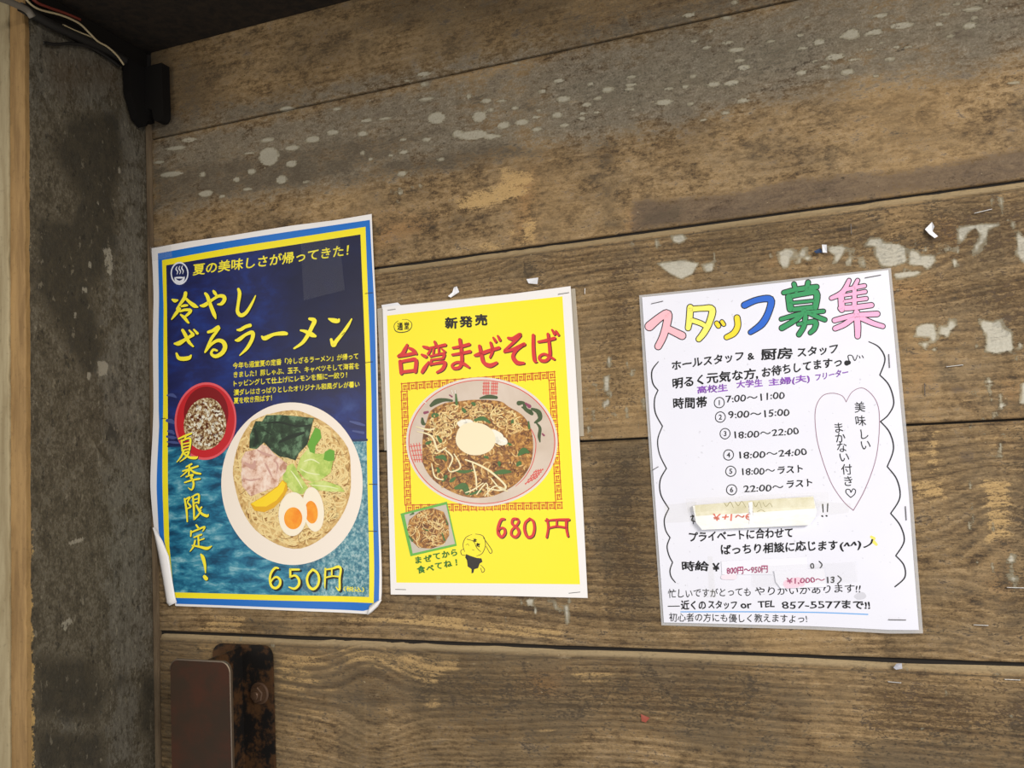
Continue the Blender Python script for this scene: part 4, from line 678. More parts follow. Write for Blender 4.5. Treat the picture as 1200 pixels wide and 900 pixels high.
p1.add('lemon_rind_print', *poly([Q([(178, 565), (250, 520), (320, 470), (345, 438), (368, 455), (372, 490), (345, 540), (300, 585), (250, 608), (200, 600)])]), iLemD, 24)
p1.add('lemon_print', *poly([Q([(182, 562), (255, 522), (322, 474), (345, 442), (362, 460), (350, 500), (315, 545), (260, 578), (205, 578)])]), iLem, 25)
p1.add('egg_print', *merge([disc(*Q([(508, 593)])[0], 56 / 4.5, 118 / 4.5, 0, 4, 36, -.12)]), iEggW, 24); p1.add('yolk_print', *disc(*Q([(498, 608)])[0], 34 / 4.5, 60 / 4.5, 0, 3, 30, -.1), iYolk, 25)
p1.add('egg_print', *merge([disc(*Q([(400, 618)])[0], 75 / 4.5, 116 / 4.5, 0, 4, 36, .04)]), iEggW, 26); p1.add('yolk_print', *disc(*Q([(402, 640)])[0], 48 / 4.5, 58 / 4.5, 0, 3, 30), iYolk, 27)
# turned-over lower left edge and the curled lower right corner show the white back
def flap(name, out, inn, lift, m_, root, fn, base=.0006):
    V = []; Fc = []; k_ = 7
    for a, b in zip(out, inn):
        for t in np.linspace(0, 1, k_):
            px = a[0] + (b[0] - a[0]) * t; py = a[1] + (b[1] - a[1]) * t; x, z = P(px, py, .004); V.append((x, -(fn(x, z) + base + lift * math.sin(math.pi * (.15 + .75 * t)) ), z))
    for i in range(len(out) - 1):
        for j in range(k_ - 1): q = i * k_ + j; Fc.append((q, q + 1, q + k_ + 1, q + k_))
    o = mesh_obj(name, V, Fc, m_, root, smooth=True); md = o.modifiers.new('thickness', 'SOLIDIFY'); md.thickness = .0002; md.offset = 0; return o
o = flap('folded_edge', [(181.5, 618), (183, 632), (187, 655), (192, 682), (196, 706.5), (199, 710)], [(182.5, 618), (191, 634), (198, 652), (201.5, 676), (205.5, 700), (207.5, 706)], .0035, mWhite, po1, sheet1); o['label'] = 'white turned-over lower left edge'
o = flap('curled_corner', [(449.5, 702), (445, 710), (438, 716.5), (433.5, 719.5)], [(448.5, 701.5), (440.5, 705.5), (434.5, 709.5), (433, 718)], .0035, mWhite, po1, sheet1); o['label'] = 'white curled lower right corner'
for px, py, L, a in ((432.5, 343.5, .009, 0), (431.5, 424.5, .009, .05), (437.5, 567.5, .009, -.05), (437, 622.5, .009, -.05), (192, 490.5, .006, 0), (402, 391, .004, .6)): staple(px, py, L, a, sheet1, po1, mStapD)

# clear tape over the top left corner
def film(name, rough=.12, alpha=.25, col=(.9, .9, .9, 1)):
    m = bpy.data.materials.new(name); m.use_nodes = True; t = m.node_tree; b = t.nodes['Principled BSDF']; b.inputs['Base Color'].default_value = col; b.inputs['Roughness'].default_value = rough; b.inputs['Specular IOR Level'].default_value = .7
    b.inputs['Alpha'].default_value = alpha; return m
mTape = film('clear_tape_film', .15, .10, srgb(222, 222, 220)); mTape2 = film('aged_tape_film', .25, .07, srgb(206, 200, 170)); mFilm = film('laminate_film', .1, .34, srgb(226, 226, 228))
def tape(quad, fn, dist, m_, label, wr=.0003, sub=None):
    nx_, ny_ = 14, 6; V = []; Fc = []; rj = random.Random(int(quad[0][0]))
    for i in range(nx_):
        for j in range(ny_):
            u, v_ = i / (nx_ - 1), j / (ny_ - 1); px = (1 - u) * (1 - v_) * quad[0][0] + u * (1 - v_) * quad[1][0] + u * v_ * quad[2][0] + (1 - u) * v_ * quad[3][0]; py = (1 - u) * (1 - v_) * quad[0][1] + u * (1 - v_) * quad[1][1] + u * v_ * quad[2][1] + (1 - u) * v_ * quad[3][1]
            x, z = P(px, py, .004); V.append((x, -(fn(x, z) + dist + wr * rj.random()), z))
    for i in range(nx_ - 1):
        for j in range(ny_ - 1): q = i * ny_ + j; Fc.append((q, q + 1, q + ny_ + 1, q + ny_))
    o = mesh_obj('clear_tape', V, Fc, m_, smooth=True); tag(o, label, 'tape'); return o
tape([(175, 290), (200, 286), (202, 301), (178, 306)], sheet1, .0016, mTape, 'small clear tape piece at the top left corner of the navy poster')
tape([(352, 284), (398, 277), (404, 340), (356, 352)], sheet1, .0015, film('highlight_haze_film', .5, .04, srgb(200, 200, 205)), 'hazy film adding a highlight over the dark sky at the right of the navy poster')  # faint film laid over the print as a soft highlight

# ================================================================== POSTER 2: yellow mixed noodle poster, with an older sheet behind
mOld = film('old_film_sheet', .3, .45, srgb(208, 198, 180))
def sheetb(x, z): return sheet2(x, z) - .0012
po0 = tag(empty('plastic_sleeve', *(lambda q: (q[0], 0, q[1]))(P(562, 440))), 'old cloudy plastic sleeve peeking out behind the yellow poster at its right and upper left', 'sleeve')
p0 = Print(po0, sheetb); solid_sheet(p0, 'film', *patch([(442, 362), (452, 359), (560, 348), (674, 338)], [(450, 528), (560, 520), (684, 511)], [(442, 362), (450, 528)], [(674, 338), (680, 420), (684, 511)], 20, 20), mOld, .0002)
po2 = tag(empty('poster', *(lambda q: (q[0], 0, q[1]))(P(568, 520))), 'bright yellow menu poster with a red headline and a framed noodle bowl', 'poster')
p2 = Print(po2, sheet2)
solid_sheet(p2, 'sheet', *patch([(449, 360), (540, 351.5), (601, 344.5), (669, 335.5)], [(458.5, 696.5), (560, 697.5), (689, 700.5)], [(449, 360), (451.5, 450), (454.5, 560), (458.5, 696.5)], [(669, 335.5), (674, 420), (681, 550), (689, 700.5)]), mWhite)
p2.add('yellow_ground', *patch([(454, 370), (560, 358), (659.5, 347.5)], [(465, 682.5), (560, 683.5), (680, 684.5)], [(454, 370), (459, 520), (465, 682.5)], [(659.5, 347.5), (669, 520), (680, 684.5)]), iYel, 1)
E_ = crop(455, 360, 5.714)
p2.add('round_emblem', *merge([strokes([E_([(70, 92, 3), (48, 110, 4), (42, 135, 4), (55, 162, 6), (90, 170, 6), (135, 160, 6), (158, 135, 5), (158, 105, 4), (130, 84, 3), (95, 84, 2)])]), glyph_at('通', *E_([(82, 130)])[0], 9.5, 6.6, .03), glyph_at('堂', *E_([(126, 124)])[0], 9, 6, .03)]), iBlk, 2)
letters(p2, 'new_item_lettering', *merge([glyph_at(ch, *E_([c_])[0], 13.5, 15, .045) for ch, c_ in (('新', (424, 106)), ('発', (522, 98)), ('売', (624, 86)))]), iBlk, 2)
H2 = [E_(s) for s in [[(128, 252, 12), (112, 285, 22), (96, 312, 22), (70, 328, 16)], [(76, 326, 18), (130, 318, 18), (182, 306, 18)], [(140, 272, 12), (170, 288, 20), (190, 312, 12)], [(82, 364, 22), (88, 442, 20)], [(82, 366, 16), (140, 354, 18), (186, 354, 22), (182, 430, 22)], [(90, 434, 18), (186, 422, 18)],
    [(236, 264, 12), (264, 272, 20)], [(226, 318, 12), (252, 330, 20)], [(228, 434, 18), (246, 405, 22), (272, 366, 8)], [(312, 232, 14), (322, 256, 16)], [(276, 274, 12), (325, 264, 14), (382, 252, 18)], [(308, 268, 10), (302, 310, 10)], [(338, 266, 10), (340, 310, 10)], [(284, 286, 10), (268, 312, 14)], [(358, 278, 8), (380, 298, 14)],
    [(284, 328, 12), (326, 318, 12), (374, 312, 16), (368, 342, 14)], [(292, 352, 10), (370, 342, 12)], [(290, 352, 12), (284, 384, 14)], [(282, 384, 12), (330, 374, 14), (380, 370, 20), (366, 412, 20), (328, 436, 12)],
    [(434, 272, 12), (490, 262, 18), (542, 248, 18)], [(430, 318, 12), (490, 308, 16), (548, 296, 18)], [(480, 218, 20), (490, 290, 20), (494, 362, 20), (478, 402, 18), (440, 408, 18), (430, 386, 14), (464, 368, 14), (505, 378, 20), (542, 402, 12)],
    [(580, 322, 12), (606, 315, 22), (680, 290, 20), (742, 272, 18)], [(612, 260, 18), (625, 320, 22), (640, 370, 22), (682, 390, 26), (726, 372, 16)], [(686, 238, 14), (698, 290, 18), (682, 336, 10)], [(704, 204, 10), (720, 230, 16)], [(734, 192, 10), (748, 220, 16)],
    [(804, 206, 14), (836, 210, 22), (884, 182, 22), (850, 225, 18), (780, 288, 12)], [(778, 298, 12), (830, 284, 18), (910, 248, 22)], [(908, 250, 14), (858, 288, 18), (836, 330, 22), (862, 370, 26), (908, 374, 14)],
    [(972, 188, 18), (972, 270, 20), (980, 355, 20), (996, 366, 6)], [(1006, 232, 12), (1060, 222, 18), (1114, 208, 18)], [(1070, 180, 16), (1080, 260, 18), (1082, 325, 20), (1056, 358, 18), (1020, 354, 18), (1014, 330, 14), (1050, 314, 14), (1112, 348, 12)], [(1098, 152, 10), (1114, 180, 16)], [(1124, 160, 10), (1140, 186, 14)]]]
letters(p2, 'headline_shadow', *strokes(H2, .4, 1.0, 1.0), ink('maroon_shadow', 84, 22, 20), 2); letters(p2, 'headline_lettering', *strokes(H2, .3), iRed, 3)
# meander frame: spiral keys all round
G = crop(465, 430, 5.295)
def key(cx, cy, ux, uy, s):
    pth = [(-.44, -.5), (-.44, .5), (.44, .5), (.44, -.38), (-.12, -.38), (-.12, .14), (.16, .14), (.16, -.08)] if s else [(-.44, -.5), (-.44, .5), (.44, .5), (.44, -.5), (-.14, -.42), (-.14, .12), (.16, .12)]
    return [(cx + p[0] * ux[0] - p[1] * uy[0], cy + p[0] * ux[1] - p[1] * uy[1], 1.25) for p in pth]
def seg(sts):
    out = []
    for st in sts:
        for a, b in zip(st[:-1], st[1:]):
            d = np.array(b[:2]) - np.array(a[:2]); d = d / (np.linalg.norm(d) + 1e-9) * .55; out.append([(a[0] - d[0], a[1] - d[1], a[2]), (b[0] + d[0], b[1] + d[1], b[2])])
    return out
def keyrow(a, b, n_, vx):
    a = np.array(G([a])[0]); b = np.array(G([b])[0]); s = (b - a) / n_; out = []
    for i in range(n_):
        c_ = a + s * (i + .5); out.append(key(c_[0], c_[1], s * .92, np.array(vx), True))
    return out
keys = keyrow((28, 125), (985, 50), 20, (.3, 7.8)) + keyrow((55, 878), (1030, 860), 20, (.3, 7.8))
def keycol(a, b, n_):
    a = np.array(G([a])[0]); b = np.array(G([b])[0]); s = (b - a) / n_; out = []
    for i in range(n_):
        c_ = a + s * (i + .5); out.append(key(c_[0], c_[1], np.array((7.6, -.7)), -s * .92 * -1, True))
    return out
keys += keycol((47, 150), (70, 855), 13) + keycol((964, 80), (1005, 830), 13)
p2.add('meander_frame', *strokes(seg(keys), 0, sharp=True), iOr, 2, .02)
# bowl
p2.add('bowl_print', *disc(*G([(529, 465)])[0], 470 / 5.295, 400 / 5.295, 0, 14, 84, .02), mBowlG, 3)
p2.add('bowl_rim_print', *disc(*G([(529, 465)])[0], 470 / 5.295, 400 / 5.295, .965, 1, 84, .02), ink('bowl_rim_light', 226, 214, 204), 4)
p2.add('red_rim_line', *merge([disc(*G([(529, 465)])[0], 456 / 5.295, 386 / 5.295, .986, 1, 84, .02), strokes([G([(700, 250, 4), (800, 340, 5), (862, 450, 5), (850, 580, 5), (800, 680, 5), (740, 740, 3)])])]), iRedD, 5)
def hatch(q, n_=4):
    q = [np.array(a) for a in G(q)]; out = []
    for i in range(n_):
        t = (i + .5) / n_; a = q[0] * (1 - t) + q[3] * t; b = q[1] * (1 - t) + q[2] * t; out.append([(*a, 1.0), (*b, 1.0)])
        a = q[0] * (1 - t) + q[1] * t; b = q[3] * (1 - t) + q[2] * t; out.append([(*a, .9), (*b, .9)])
    return out
for h_ in ([(538, 92), (578, 92), (575, 172), (535, 172)], [(590, 92), (630, 95), (626, 172), (586, 172)], [(80, 480), (150, 470), (165, 590), (110, 590)], [(860, 640), (915, 630), (870, 690), (790, 735)]): p2.add('bowl_pattern', *strokes(hatch(h_, 4), sub=1), iRedD, 5)
m_ = iDr
for s_ in [[(760, 225, 30), (790, 225, 18), (800, 260, 24), (840, 290, 22)], [(840, 260, 14), (880, 280, 30), (890, 320, 26), (860, 345, 14)], [(870, 350, 10), (890, 380, 18), (885, 430, 20), (890, 465, 8)], [(215, 240, 20), (250, 215, 34), (300, 205, 22), (345, 210, 14)], [(160, 320, 14), (165, 350, 24), (185, 355, 8)], [(520, 195, 10), (570, 185, 26), (620, 190, 20)], [(780, 250, 10), (830, 280, 30)]]: p2.add('dragon_print', *strokes([G(s_)]), m_, 5)
m_ = ink('dragon_plum', 140, 60, 90)
for s_ in [[(800, 225, 10), (825, 245, 24)], [(175, 285, 18), (195, 280, 14)], [(905, 415, 10), (915, 425, 12)], [(330, 175, 8), (345, 185, 10)]]: p2.add('dragon_accent', *strokes([G(s_)]), m_, 6)
FD = G([(190, 330), (215, 270), (300, 225), (380, 215), (460, 205), (560, 205), (650, 215), (700, 250), (770, 290), (820, 350), (845, 440), (845, 540), (825, 620), (770, 700), (700, 755), (600, 800), (480, 812), (380, 790), (280, 740), (210, 680), (165, 600), (160, 520), (165, 420)])
p2.add('topping_bed_print', *poly([[tuple(q) for q in spline([r + (1,) for r in FD + [FD[0]]], 3)[:-1]]]), mMix, 6)
FU = G([(200, 330), (300, 240), (460, 215), (650, 225), (770, 300), (800, 400), (700, 420), (620, 360), (380, 360), (330, 480), (240, 560), (180, 500)])
for k_, (x_, y_, r_) in enumerate(((240, 300, 26), (420, 270, 20), (300, 690, 24), (560, 560, 16), (640, 600, 18), (760, 600, 22), (700, 480, 18), (260, 640, 20), (350, 700, 22), (480, 230, 18), (720, 340, 16), (200, 470, 20))):
    p2.add('herb_leaf', *disc(*G([(x_, y_)])[0], r_ / 5.295, r_ * .55 / 5.295, 0, 2, 16, k_ * 1.1, .16, k_), iG2, 12)
for k, (m_, s_, c_, w_, reg) in enumerate(((iBrn, 21, 150, 1.3, FD), (iN2, 22, 120, 1.6, FU), (iN3, 23, 90, 1.0, FD), (iN1, 24, 60, 1.3, FU), (iN2, 25, 70, 1.4, FD), (iBrn, 26, 60, .8, FD))):
    p2.add('noodle_strands', *strokes(noodles(reg, c_, w_, s_, 2, 9), 0, sub=2), m_, 7 + k, .02)['kind'] = 'stuff'
rr = random.Random(9); bits = []
while len(bits) < 170:
    x, y = rr.uniform(495, 625), rr.uniform(468, 584)
    if inside(x, y, FD): bits.append(disc(x, y, .8 + rr.random() * 1.2, .7 + rr.random(), 0, 1, 7, rr.random() * 3))
p2.add('minced_meat_bits', *merge(bits[:90]), iBrn, 12); p2.add('crumb_bits', *merge(bits[90:]), ink('crumb_tan', 206, 160, 92), 13)
m_ = iG2
for s_ in [[(490, 330, 16), (540, 320, 26), (580, 345, 12)], [(760, 545, 16), (790, 520, 40), (820, 530, 14)], [(250, 560, 14), (290, 560, 30), (310, 580, 10)], [(255, 430, 10), (275, 460, 22)], [(370, 750, 20), (420, 740, 44), (440, 780, 30)], [(600, 660, 10), (660, 650, 30), (710, 650, 12)], [(370, 170, 8), (375, 230, 18)], [(350, 640, 8), (420, 650, 20), (480, 640, 8)], [(460, 790, 12), (520, 770, 20)], [(820, 340, 8), (825, 380, 14)]]: p2.add('herb_print', *strokes([G(s_)]), m_, 14)
p2.add('sprout_print', *strokes([G(s) for s in [[(430, 575, 8), (520, 610, 12), (600, 660, 12), (680, 740, 12), (640, 765, 9), (560, 750, 7)], [(475, 600, 8), (495, 680, 11), (500, 760, 7)], [(590, 690, 6), (640, 750, 10), (690, 770, 6)], [(120, 370, 4), (200, 390, 12), (240, 380, 6)], [(130, 400, 4), (220, 430, 12), (260, 520, 10), (310, 500, 8)], [(300, 510, 8), (350, 560, 10), (330, 620, 9)], [(360, 540, 7), (400, 620, 10), (340, 650, 8), (320, 625, 6)], [(500, 790, 7), (560, 720, 8), (570, 800, 6)], [(220, 600, 6), (240, 680, 10), (290, 700, 6)], [(430, 780, 5), (480, 760, 9), (540, 720, 6)], [(550, 800, 6), (610, 740, 8), (680, 760, 5)]]]), iSp1, 15)
for q_, rx_, ry_, sd_ in (((415, 352), 34, 26, 1), ((450, 345), 28, 22, 2), ((612, 432), 54, 42, 3), ((652, 458), 42, 26, 4)): p2.add('egg_white_lump', *disc(*G([q_])[0], rx_ / 5.295, ry_ / 5.295, 0, 3, 26, .2, .10, sd_), ink('lumpy_egg_white', 240, 234, 216), 16)
p2.add('soft_egg_print', *disc(*G([(492, 446)])[0], 122 / 5.295, 104 / 5.295, 0, 5, 44, .12, .03, 2), iEggS, 17)
m_ = ink('glint_white', 244, 240, 230)
for s_ in [[(405, 340, 6), (440, 335, 8)], [(640, 450, 6), (675, 462, 10)], [(345, 145, 3), (350, 165, 4)], [(365, 145, 3), (368, 165, 4)], [(170, 215, 5), (185, 225, 5)]]: p2.add('egg_glints', *strokes([G(s_)]), m_, 17)
# small photo in a green frame
Hh = crop(460, 585, 5.4545)
p2.add('green_photo_frame', *poly([Hh([(53, 92), (350, 15), (413, 297), (118, 364)])]), ink('frame_green', 96, 176, 64), 7)
PH = Hh([(78, 98), (345, 33), (402, 285), (132, 346)]); p2.add('small_photo_ground', *poly([PH]), ink('photo_grey', 196, 186, 170), 8)
NB = Hh([(110, 130), (180, 75), (260, 55), (330, 80), (360, 150), (365, 230), (330, 290), (250, 315), (170, 310), (120, 260), (95, 190)]); p2.add('small_photo_noodles', *poly([NB]), mMix, 9)
for k, (m_, s_, c_) in enumerate(((iBrn, 31, 40), (iN2, 32, 60), (iN1, 33, 26))): p2.add('small_noodle_strands', *strokes(noodles(NB, c_, .8, s_, 2, 8), 0, sub=2), m_, 10 + k, .02)['kind'] = 'stuff'
p2.add('small_herbs', *strokes([Hh(s) for s in [[(110, 235, 8), (130, 265, 14)], [(320, 215, 6), (335, 260, 12)], [(115, 100, 6), (135, 90, 14)], [(345, 130, 6), (355, 160, 10)], [(200, 190, 4), (230, 200, 8)]]]), iG2, 13)
letters(p2, 'green_lettering', *merge([glyph_at(ch, *Hh([c_])[0], 9.0, 9.4, .035, .02, -.12) for ch, c_ in (('ま', (168, 388)), ('ぜ', (228, 378)), ('て', (285, 364)), ('か', (342, 352)), ('ら', (396, 340)), ('食', (186, 448)), ('べ', (242, 440)), ('て', (296, 425)), ('ね', (356, 412)), ('！', (410, 402)))]), iGrn, 8)
P2P = [Hh(s) for s in [[(716, 126, 14), (694, 132, 18), (676, 180, 18), (678, 222, 20), (700, 240, 18), (720, 215, 18), (714, 186, 16), (692, 184, 12), (678, 204, 8)], [(800, 126, 16), (772, 126, 16), (766, 156, 16), (795, 180, 18), (810, 212, 18), (790, 240, 18), (762, 228, 16), (764, 196, 14), (796, 164, 14), (808, 140, 14), (798, 126, 12)],
    [(878, 124, 16), (850, 150, 16), (845, 195, 18), (864, 240, 18), (896, 232, 18), (908, 185, 16), (900, 140, 16), (878, 124, 14)], [(988, 126, 14), (996, 180, 14), (986, 242, 14)], [(978, 136, 10), (1050, 130, 14), (1127, 130, 18)], [(1112, 134, 18), (1112, 185, 16), (1122, 236, 14)], [(1050, 133, 12), (1050, 172, 12)], [(1000, 183, 12), (1050, 173, 14), (1112, 181, 12)]]]
letters(p2, 'price_shadow', *strokes(P2P, .1, .9, .8), iBlk, 3); letters(p2, 'price_lettering', *strokes(P2P), iRed, 4)
# little line drawing of a child in a headband
p2.add('doodle_lines', *merge([strokes([Hh(s) for s in [[(532, 222, 3), (580, 235, 4), (596, 290, 4), (575, 345, 4), (540, 362, 3)], [(510, 224, 2), (470, 245, 4), (452, 290, 4), (462, 335, 3)], [(478, 255, 4), (520, 270, 3), (540, 310, 4), (565, 335, 3)], [(455, 318, 3), (438, 330, 4), (445, 355, 4), (470, 358, 3)], [(582, 245, 3), (610, 285, 4), (638, 330, 4), (625, 345, 4), (600, 300, 3)], [(470, 292, 2), (482, 286, 3), (490, 296, 2)], [(512, 322, 3), (525, 326, 2)], [(565, 420, 3), (590, 450, 4), (575, 468, 4), (565, 440, 3)]]]), glyph_at('本', *Hh([(528, 262)])[0], 4.4, 4.4, .05, 0, .3), glyph_at('気', *Hh([(548, 292)])[0], 4.4, 4.4, .05, 0, .3)]), iBlk, 3)
p2.add('doodle_body', *poly([Hh([(472, 350), (500, 362), (540, 375), (570, 378), (576, 400), (556, 412), (548, 440), (520, 448), (518, 470), (506, 474), (506, 446), (482, 430), (484, 400), (466, 372)])]), iBlk, 3)
m_ = ink('fine_print_grey', 90, 90, 90)
for s_ in ([(464, 690.5, .8), (476, 690.8, .8)], [(667, 695, .8), (680, 693.6, .8)]): p2.add('fine_print', *strokes([s_]), m_, 1)
for px, py, L, a in ((459, 363, .0085, .02), (660.5, 344, .0105, .04)): staple(px, py, L, a, sheet2, po2)

# ================================================================== POSTER 3: handwritten staff notice
po3 = tag(empty('notice', *(lambda q: (q[0], 0, q[1]))(P(915, 525))), 'white laminated handwritten job notice with a colourful bubble-letter title', 'notice')
p3 = Print(po3, sheet3)
T3, BT3, L3, R3 = [(752.5, 348.5), (850, 338.5), (940, 328.5), (1041, 316.5)], [(778, 729.5), (850, 731), (950, 733.5), (1040, 737), (1076, 737)], [(752.5, 348.5), (758, 430), (766, 560), (778, 729.5)], [(1041, 316.5), (1050, 420), (1065, 580), (1076, 737)]
pf = Print(po3, lambda x, z: sheet3(x, z) - .0006)
solid_sheet(pf, 'laminate_film', *patch([(749, 346), (850, 335.5), (940, 325.5), (1044, 314)], [(775, 733), (850, 735), (950, 737.5), (1040, 741.5), (1081, 741)], [(749, 346), (754, 430), (763, 560), (775, 733)], [(1044, 314), (1054.5, 420), (1069.5, 580), (1081, 741)], 24, 30), mFilm, .0002)
solid_sheet(p3, 'sheet', *patch(T3, BT3, L3, R3), mWhite3)
K = crop(750, 310, 4)
TI = [('pink', (246, 186, 196), [[(45, 290, 38), (95, 248, 32), (130, 232, 34), (126, 280, 32), (108, 340, 30), (86, 384, 28)], [(128, 300, 28), (165, 318, 30), (198, 334, 32)]]),
      ('lemon', (248, 236, 110), [[(236, 202, 26), (232, 260, 26), (226, 298, 22)], [(240, 210, 24), (290, 206, 22), (338, 210, 28), (326, 270, 26), (300, 320, 26), (276, 350, 22)], [(244, 262, 20), (285, 276, 20), (312, 292, 18)]]),
      ('yellow', (246, 218, 50), [[(360, 276, 18), (368, 288, 18)], [(384, 268, 14), (393, 281, 14)], [(455, 250, 24), (458, 288, 24), (440, 322, 24), (406, 341, 20)]]),
      ('blue', (36, 100, 204), [[(490, 191, 26), (550, 166, 24), (612, 164, 28), (604, 220, 26), (572, 278, 28), (518, 318, 18)]]),
      ('green', (52, 148, 92), [[(674, 132, 18), (740, 116, 20), (828, 105, 20)], [(722, 92, 18), (732, 125, 16)], [(788, 84, 20), (780, 118, 18)], [(698, 152, 28), (705, 208, 28)], [(700, 150, 20), (762, 138, 20), (826, 132, 26), (822, 200, 24)], [(705, 181, 12), (815, 170, 12)], [(705, 212, 18), (770, 205, 20), (820, 200, 20)], [(662, 256, 16), (760, 230, 18), (860, 219, 16)], [(772, 214, 20), (740, 252, 20), (665, 298, 22)], [(790, 225, 20), (830, 245, 18), (866, 259, 18)], [(742, 280, 14), (782, 272, 16), (822, 270, 22), (818, 300, 20), (798, 320, 16)], [(776, 245, 20), (768, 290, 20), (745, 328, 20)]]),
      ('rose', (244, 176, 212), [[(980, 75, 16), (950, 130, 22), (897, 158, 16)], [(942, 140, 26), (946, 210, 26)], [(1020, 75, 16), (1002, 110, 18)], [(960, 118, 16), (1052, 100, 16)], [(955, 145, 12), (1055, 128, 16)], [(955, 174, 12), (1060, 160, 16)], [(940, 205, 22), (1000, 202, 22), (1085, 191, 20)], [(1005, 110, 18), (1005, 200, 20)], [(912, 262, 20), (1000, 240, 20), (1112, 232, 22)], [(1015, 225, 26), (1020, 290, 26), (1020, 336, 22)], [(1000, 250, 22), (960, 280, 22), (915, 300, 20)], [(1035, 250, 22), (1090, 275, 20), (1138, 290, 18)]])]
for nm, c_, ss in TI:
    ss = [K(s) for s in ss]; p3.add('bubble_outline', *strokes(ss, 1.25), iPen, 1); p3.add('bubble_letter', *strokes(ss, .1), ink('marker_' + nm, *c_, rough=.5), 2)['label'] = nm + ' bubble lettering'
M1 = crop(770, 395, 4.138); M2 = crop(830, 480, 5.217); M3 = crop(770, 570, 5.217); M4 = crop(770, 640, 3.871)
def L_(t, cr_, a, b, h, off=.028, wob=.03, sd=1): a, b = cr_([a, b]); return line(t, a, b, h, off, wob, seed=sd, jit=.09)
w = [L_('ホールスタッフ', M1, (72, 160), (418, 108), 12.2), L_('&', M1, (438, 112), (472, 106), 11), L_('厨房', M1, (502, 107), (656, 100), 14), L_('スタッフ', M1, (680, 95), (876, 72), 12),
     L_('明るく', M1, (75, 248), (225, 226), 13), L_('元気な方,', M1, (240, 220), (492, 197), 13), L_('お待ちしてますっ', M1, (508, 192), (895, 137), 12.4), L_('時間帯', M1, (78, 345), (243, 335), 13.5),
     L_('7:00〜11:00', M1, (334, 318), (618, 298), 11.5, .012), L_('9:00〜15:00', M1, (346, 394), (641, 381), 11.5, .012),
     L_('18:00〜22:00', M2, (160, 176), (553, 150), 11, .012), L_('18:00〜24:00', M2, (190, 300), (602, 277), 11, .012), L_('18:00〜', M2, (207, 402), (410, 390), 11, .012), L_('ラスト', M2, (425, 392), (578, 378), 10), L_('22:00〜', M2, (217, 508), (462, 490), 11, .012), L_('ラスト', M2, (480, 478), (636, 462), 10),
     L_('プライベートに合わせて', M3, (196, 335), (830, 303), 12.5), L_('ばっちり相談に応じます', M3, (390, 412), (1105, 380), 12.5), L_('(^^)ノ', M3, (1115, 384), (1325, 366), 11),
     L_('時給', M4, (112, 108), (235, 108), 12), L_('¥', M4, (252, 114), (284, 112), 13), L_('0', M4, (694, 102), (714, 101), 9), L_('13', M4, (770, 166), (806, 164), 10), strokes([M4([(735, 68, 5), (748, 84, 6), (736, 104, 5)]), M4([(820, 134, 5), (835, 150, 6), (818, 170, 5)])]),
     L_('忙しいですがとっても', M4, (50, 232), (425, 222), 11.2, .008), L_('やりがいがあります!!', M4, (445, 220), (922, 205), 11.2, .008), L_('近くの', M4, (108, 285), (222, 283), 11.5), L_('スタッフ', M4, (232, 280), (362, 280), 10.5), L_('or', M4, (378, 280), (430, 280), 11), L_('TEL', M4, (458, 278), (535, 275), 10.5), L_('857-5577', M4, (566, 282), (832, 280), 11.5, .01), L_('まで!!', M4, (838, 278), (965, 280), 11),
     L_('初心者の方にも優しく教えますよっ!', M4, (55, 338), (680, 344), 10.6, .008)]
for cr_, c_, ch in ((M1, (302, 318), '1'), (M1, (307, 388), '2'), (M2, (103, 147), '3'), (M2, (124, 277), '4'), (M2, (138, 377), '5'), (M2, (143, 490), '6')):
    x, y = cr_([c_])[0]; w += [disc(x, y, 6.4, 6.6, .84, 1, 26, 0, .02, int(x)), glyph_at(ch, x, y, 8.2, 8.2, .02)]
for ch, x, y in (('美', 1007.5, 477), ('味', 1008.5, 493), ('し', 1013, 508.5), ('い', 1014.5, 521.5), ('ま', 983, 501), ('か', 985, 512.8), ('な', 986.5, 524), ('い', 989.5, 536), ('付', 992, 550), ('き', 994, 563.5)): w.append(glyph_at(ch, x, y, 13.4, 13.2, .006, .02, -.08))
w.append(strokes([[(997, 583, 1), (991.5, 577.5, 1.1), (992, 573.5, 1.1), (996, 574, 1.1), (997.2, 577, 1.1), (999.5, 573, 1.1), (1002.5, 574.5, 1.1), (1001.5, 579, 1.1), (997, 583, 1)], [(964, 591, 1.6), (964.6, 600, 1.2)], [(970, 590.5, 1.6), (969.6, 599.5, 1.2)], [(963.2, 604.5, 1.8), (964, 605, 1.8)], [(968.2, 604.3, 1.8), (969, 604.6, 1.8)],
    M1([(920, 126, 26), (930, 124, 20)]), M1([(934, 124, 5), (926, 92, 5), (945, 90, 4), (955, 110, 5), (962, 112, 4), (972, 88, 4)]), M1([(980, 92, 4), (984, 102, 5)]), M1([(994, 90, 4), (1000, 100, 5)]), M4([(50, 273, 4), (102, 272, 4)]), M3([(205, 185, 6), (225, 180, 6), (210, 205, 6), (232, 215, 7)]), M3([(215, 175, 5), (222, 228, 5)])]))
letters(p3, 'pen_writing', *merge(w), iPen, 3)
letters(p3, 'purple_writing', *merge([L_('高校生', M1, (195, 272), (342, 258), 9.2), L_('大学生', M1, (385, 245), (512, 235), 9.2), L_('主婦(夫)', M1, (540, 234), (742, 214), 9), L_('フリーター', M1, (768, 210), (926, 184), 9)]), iPur, 3)
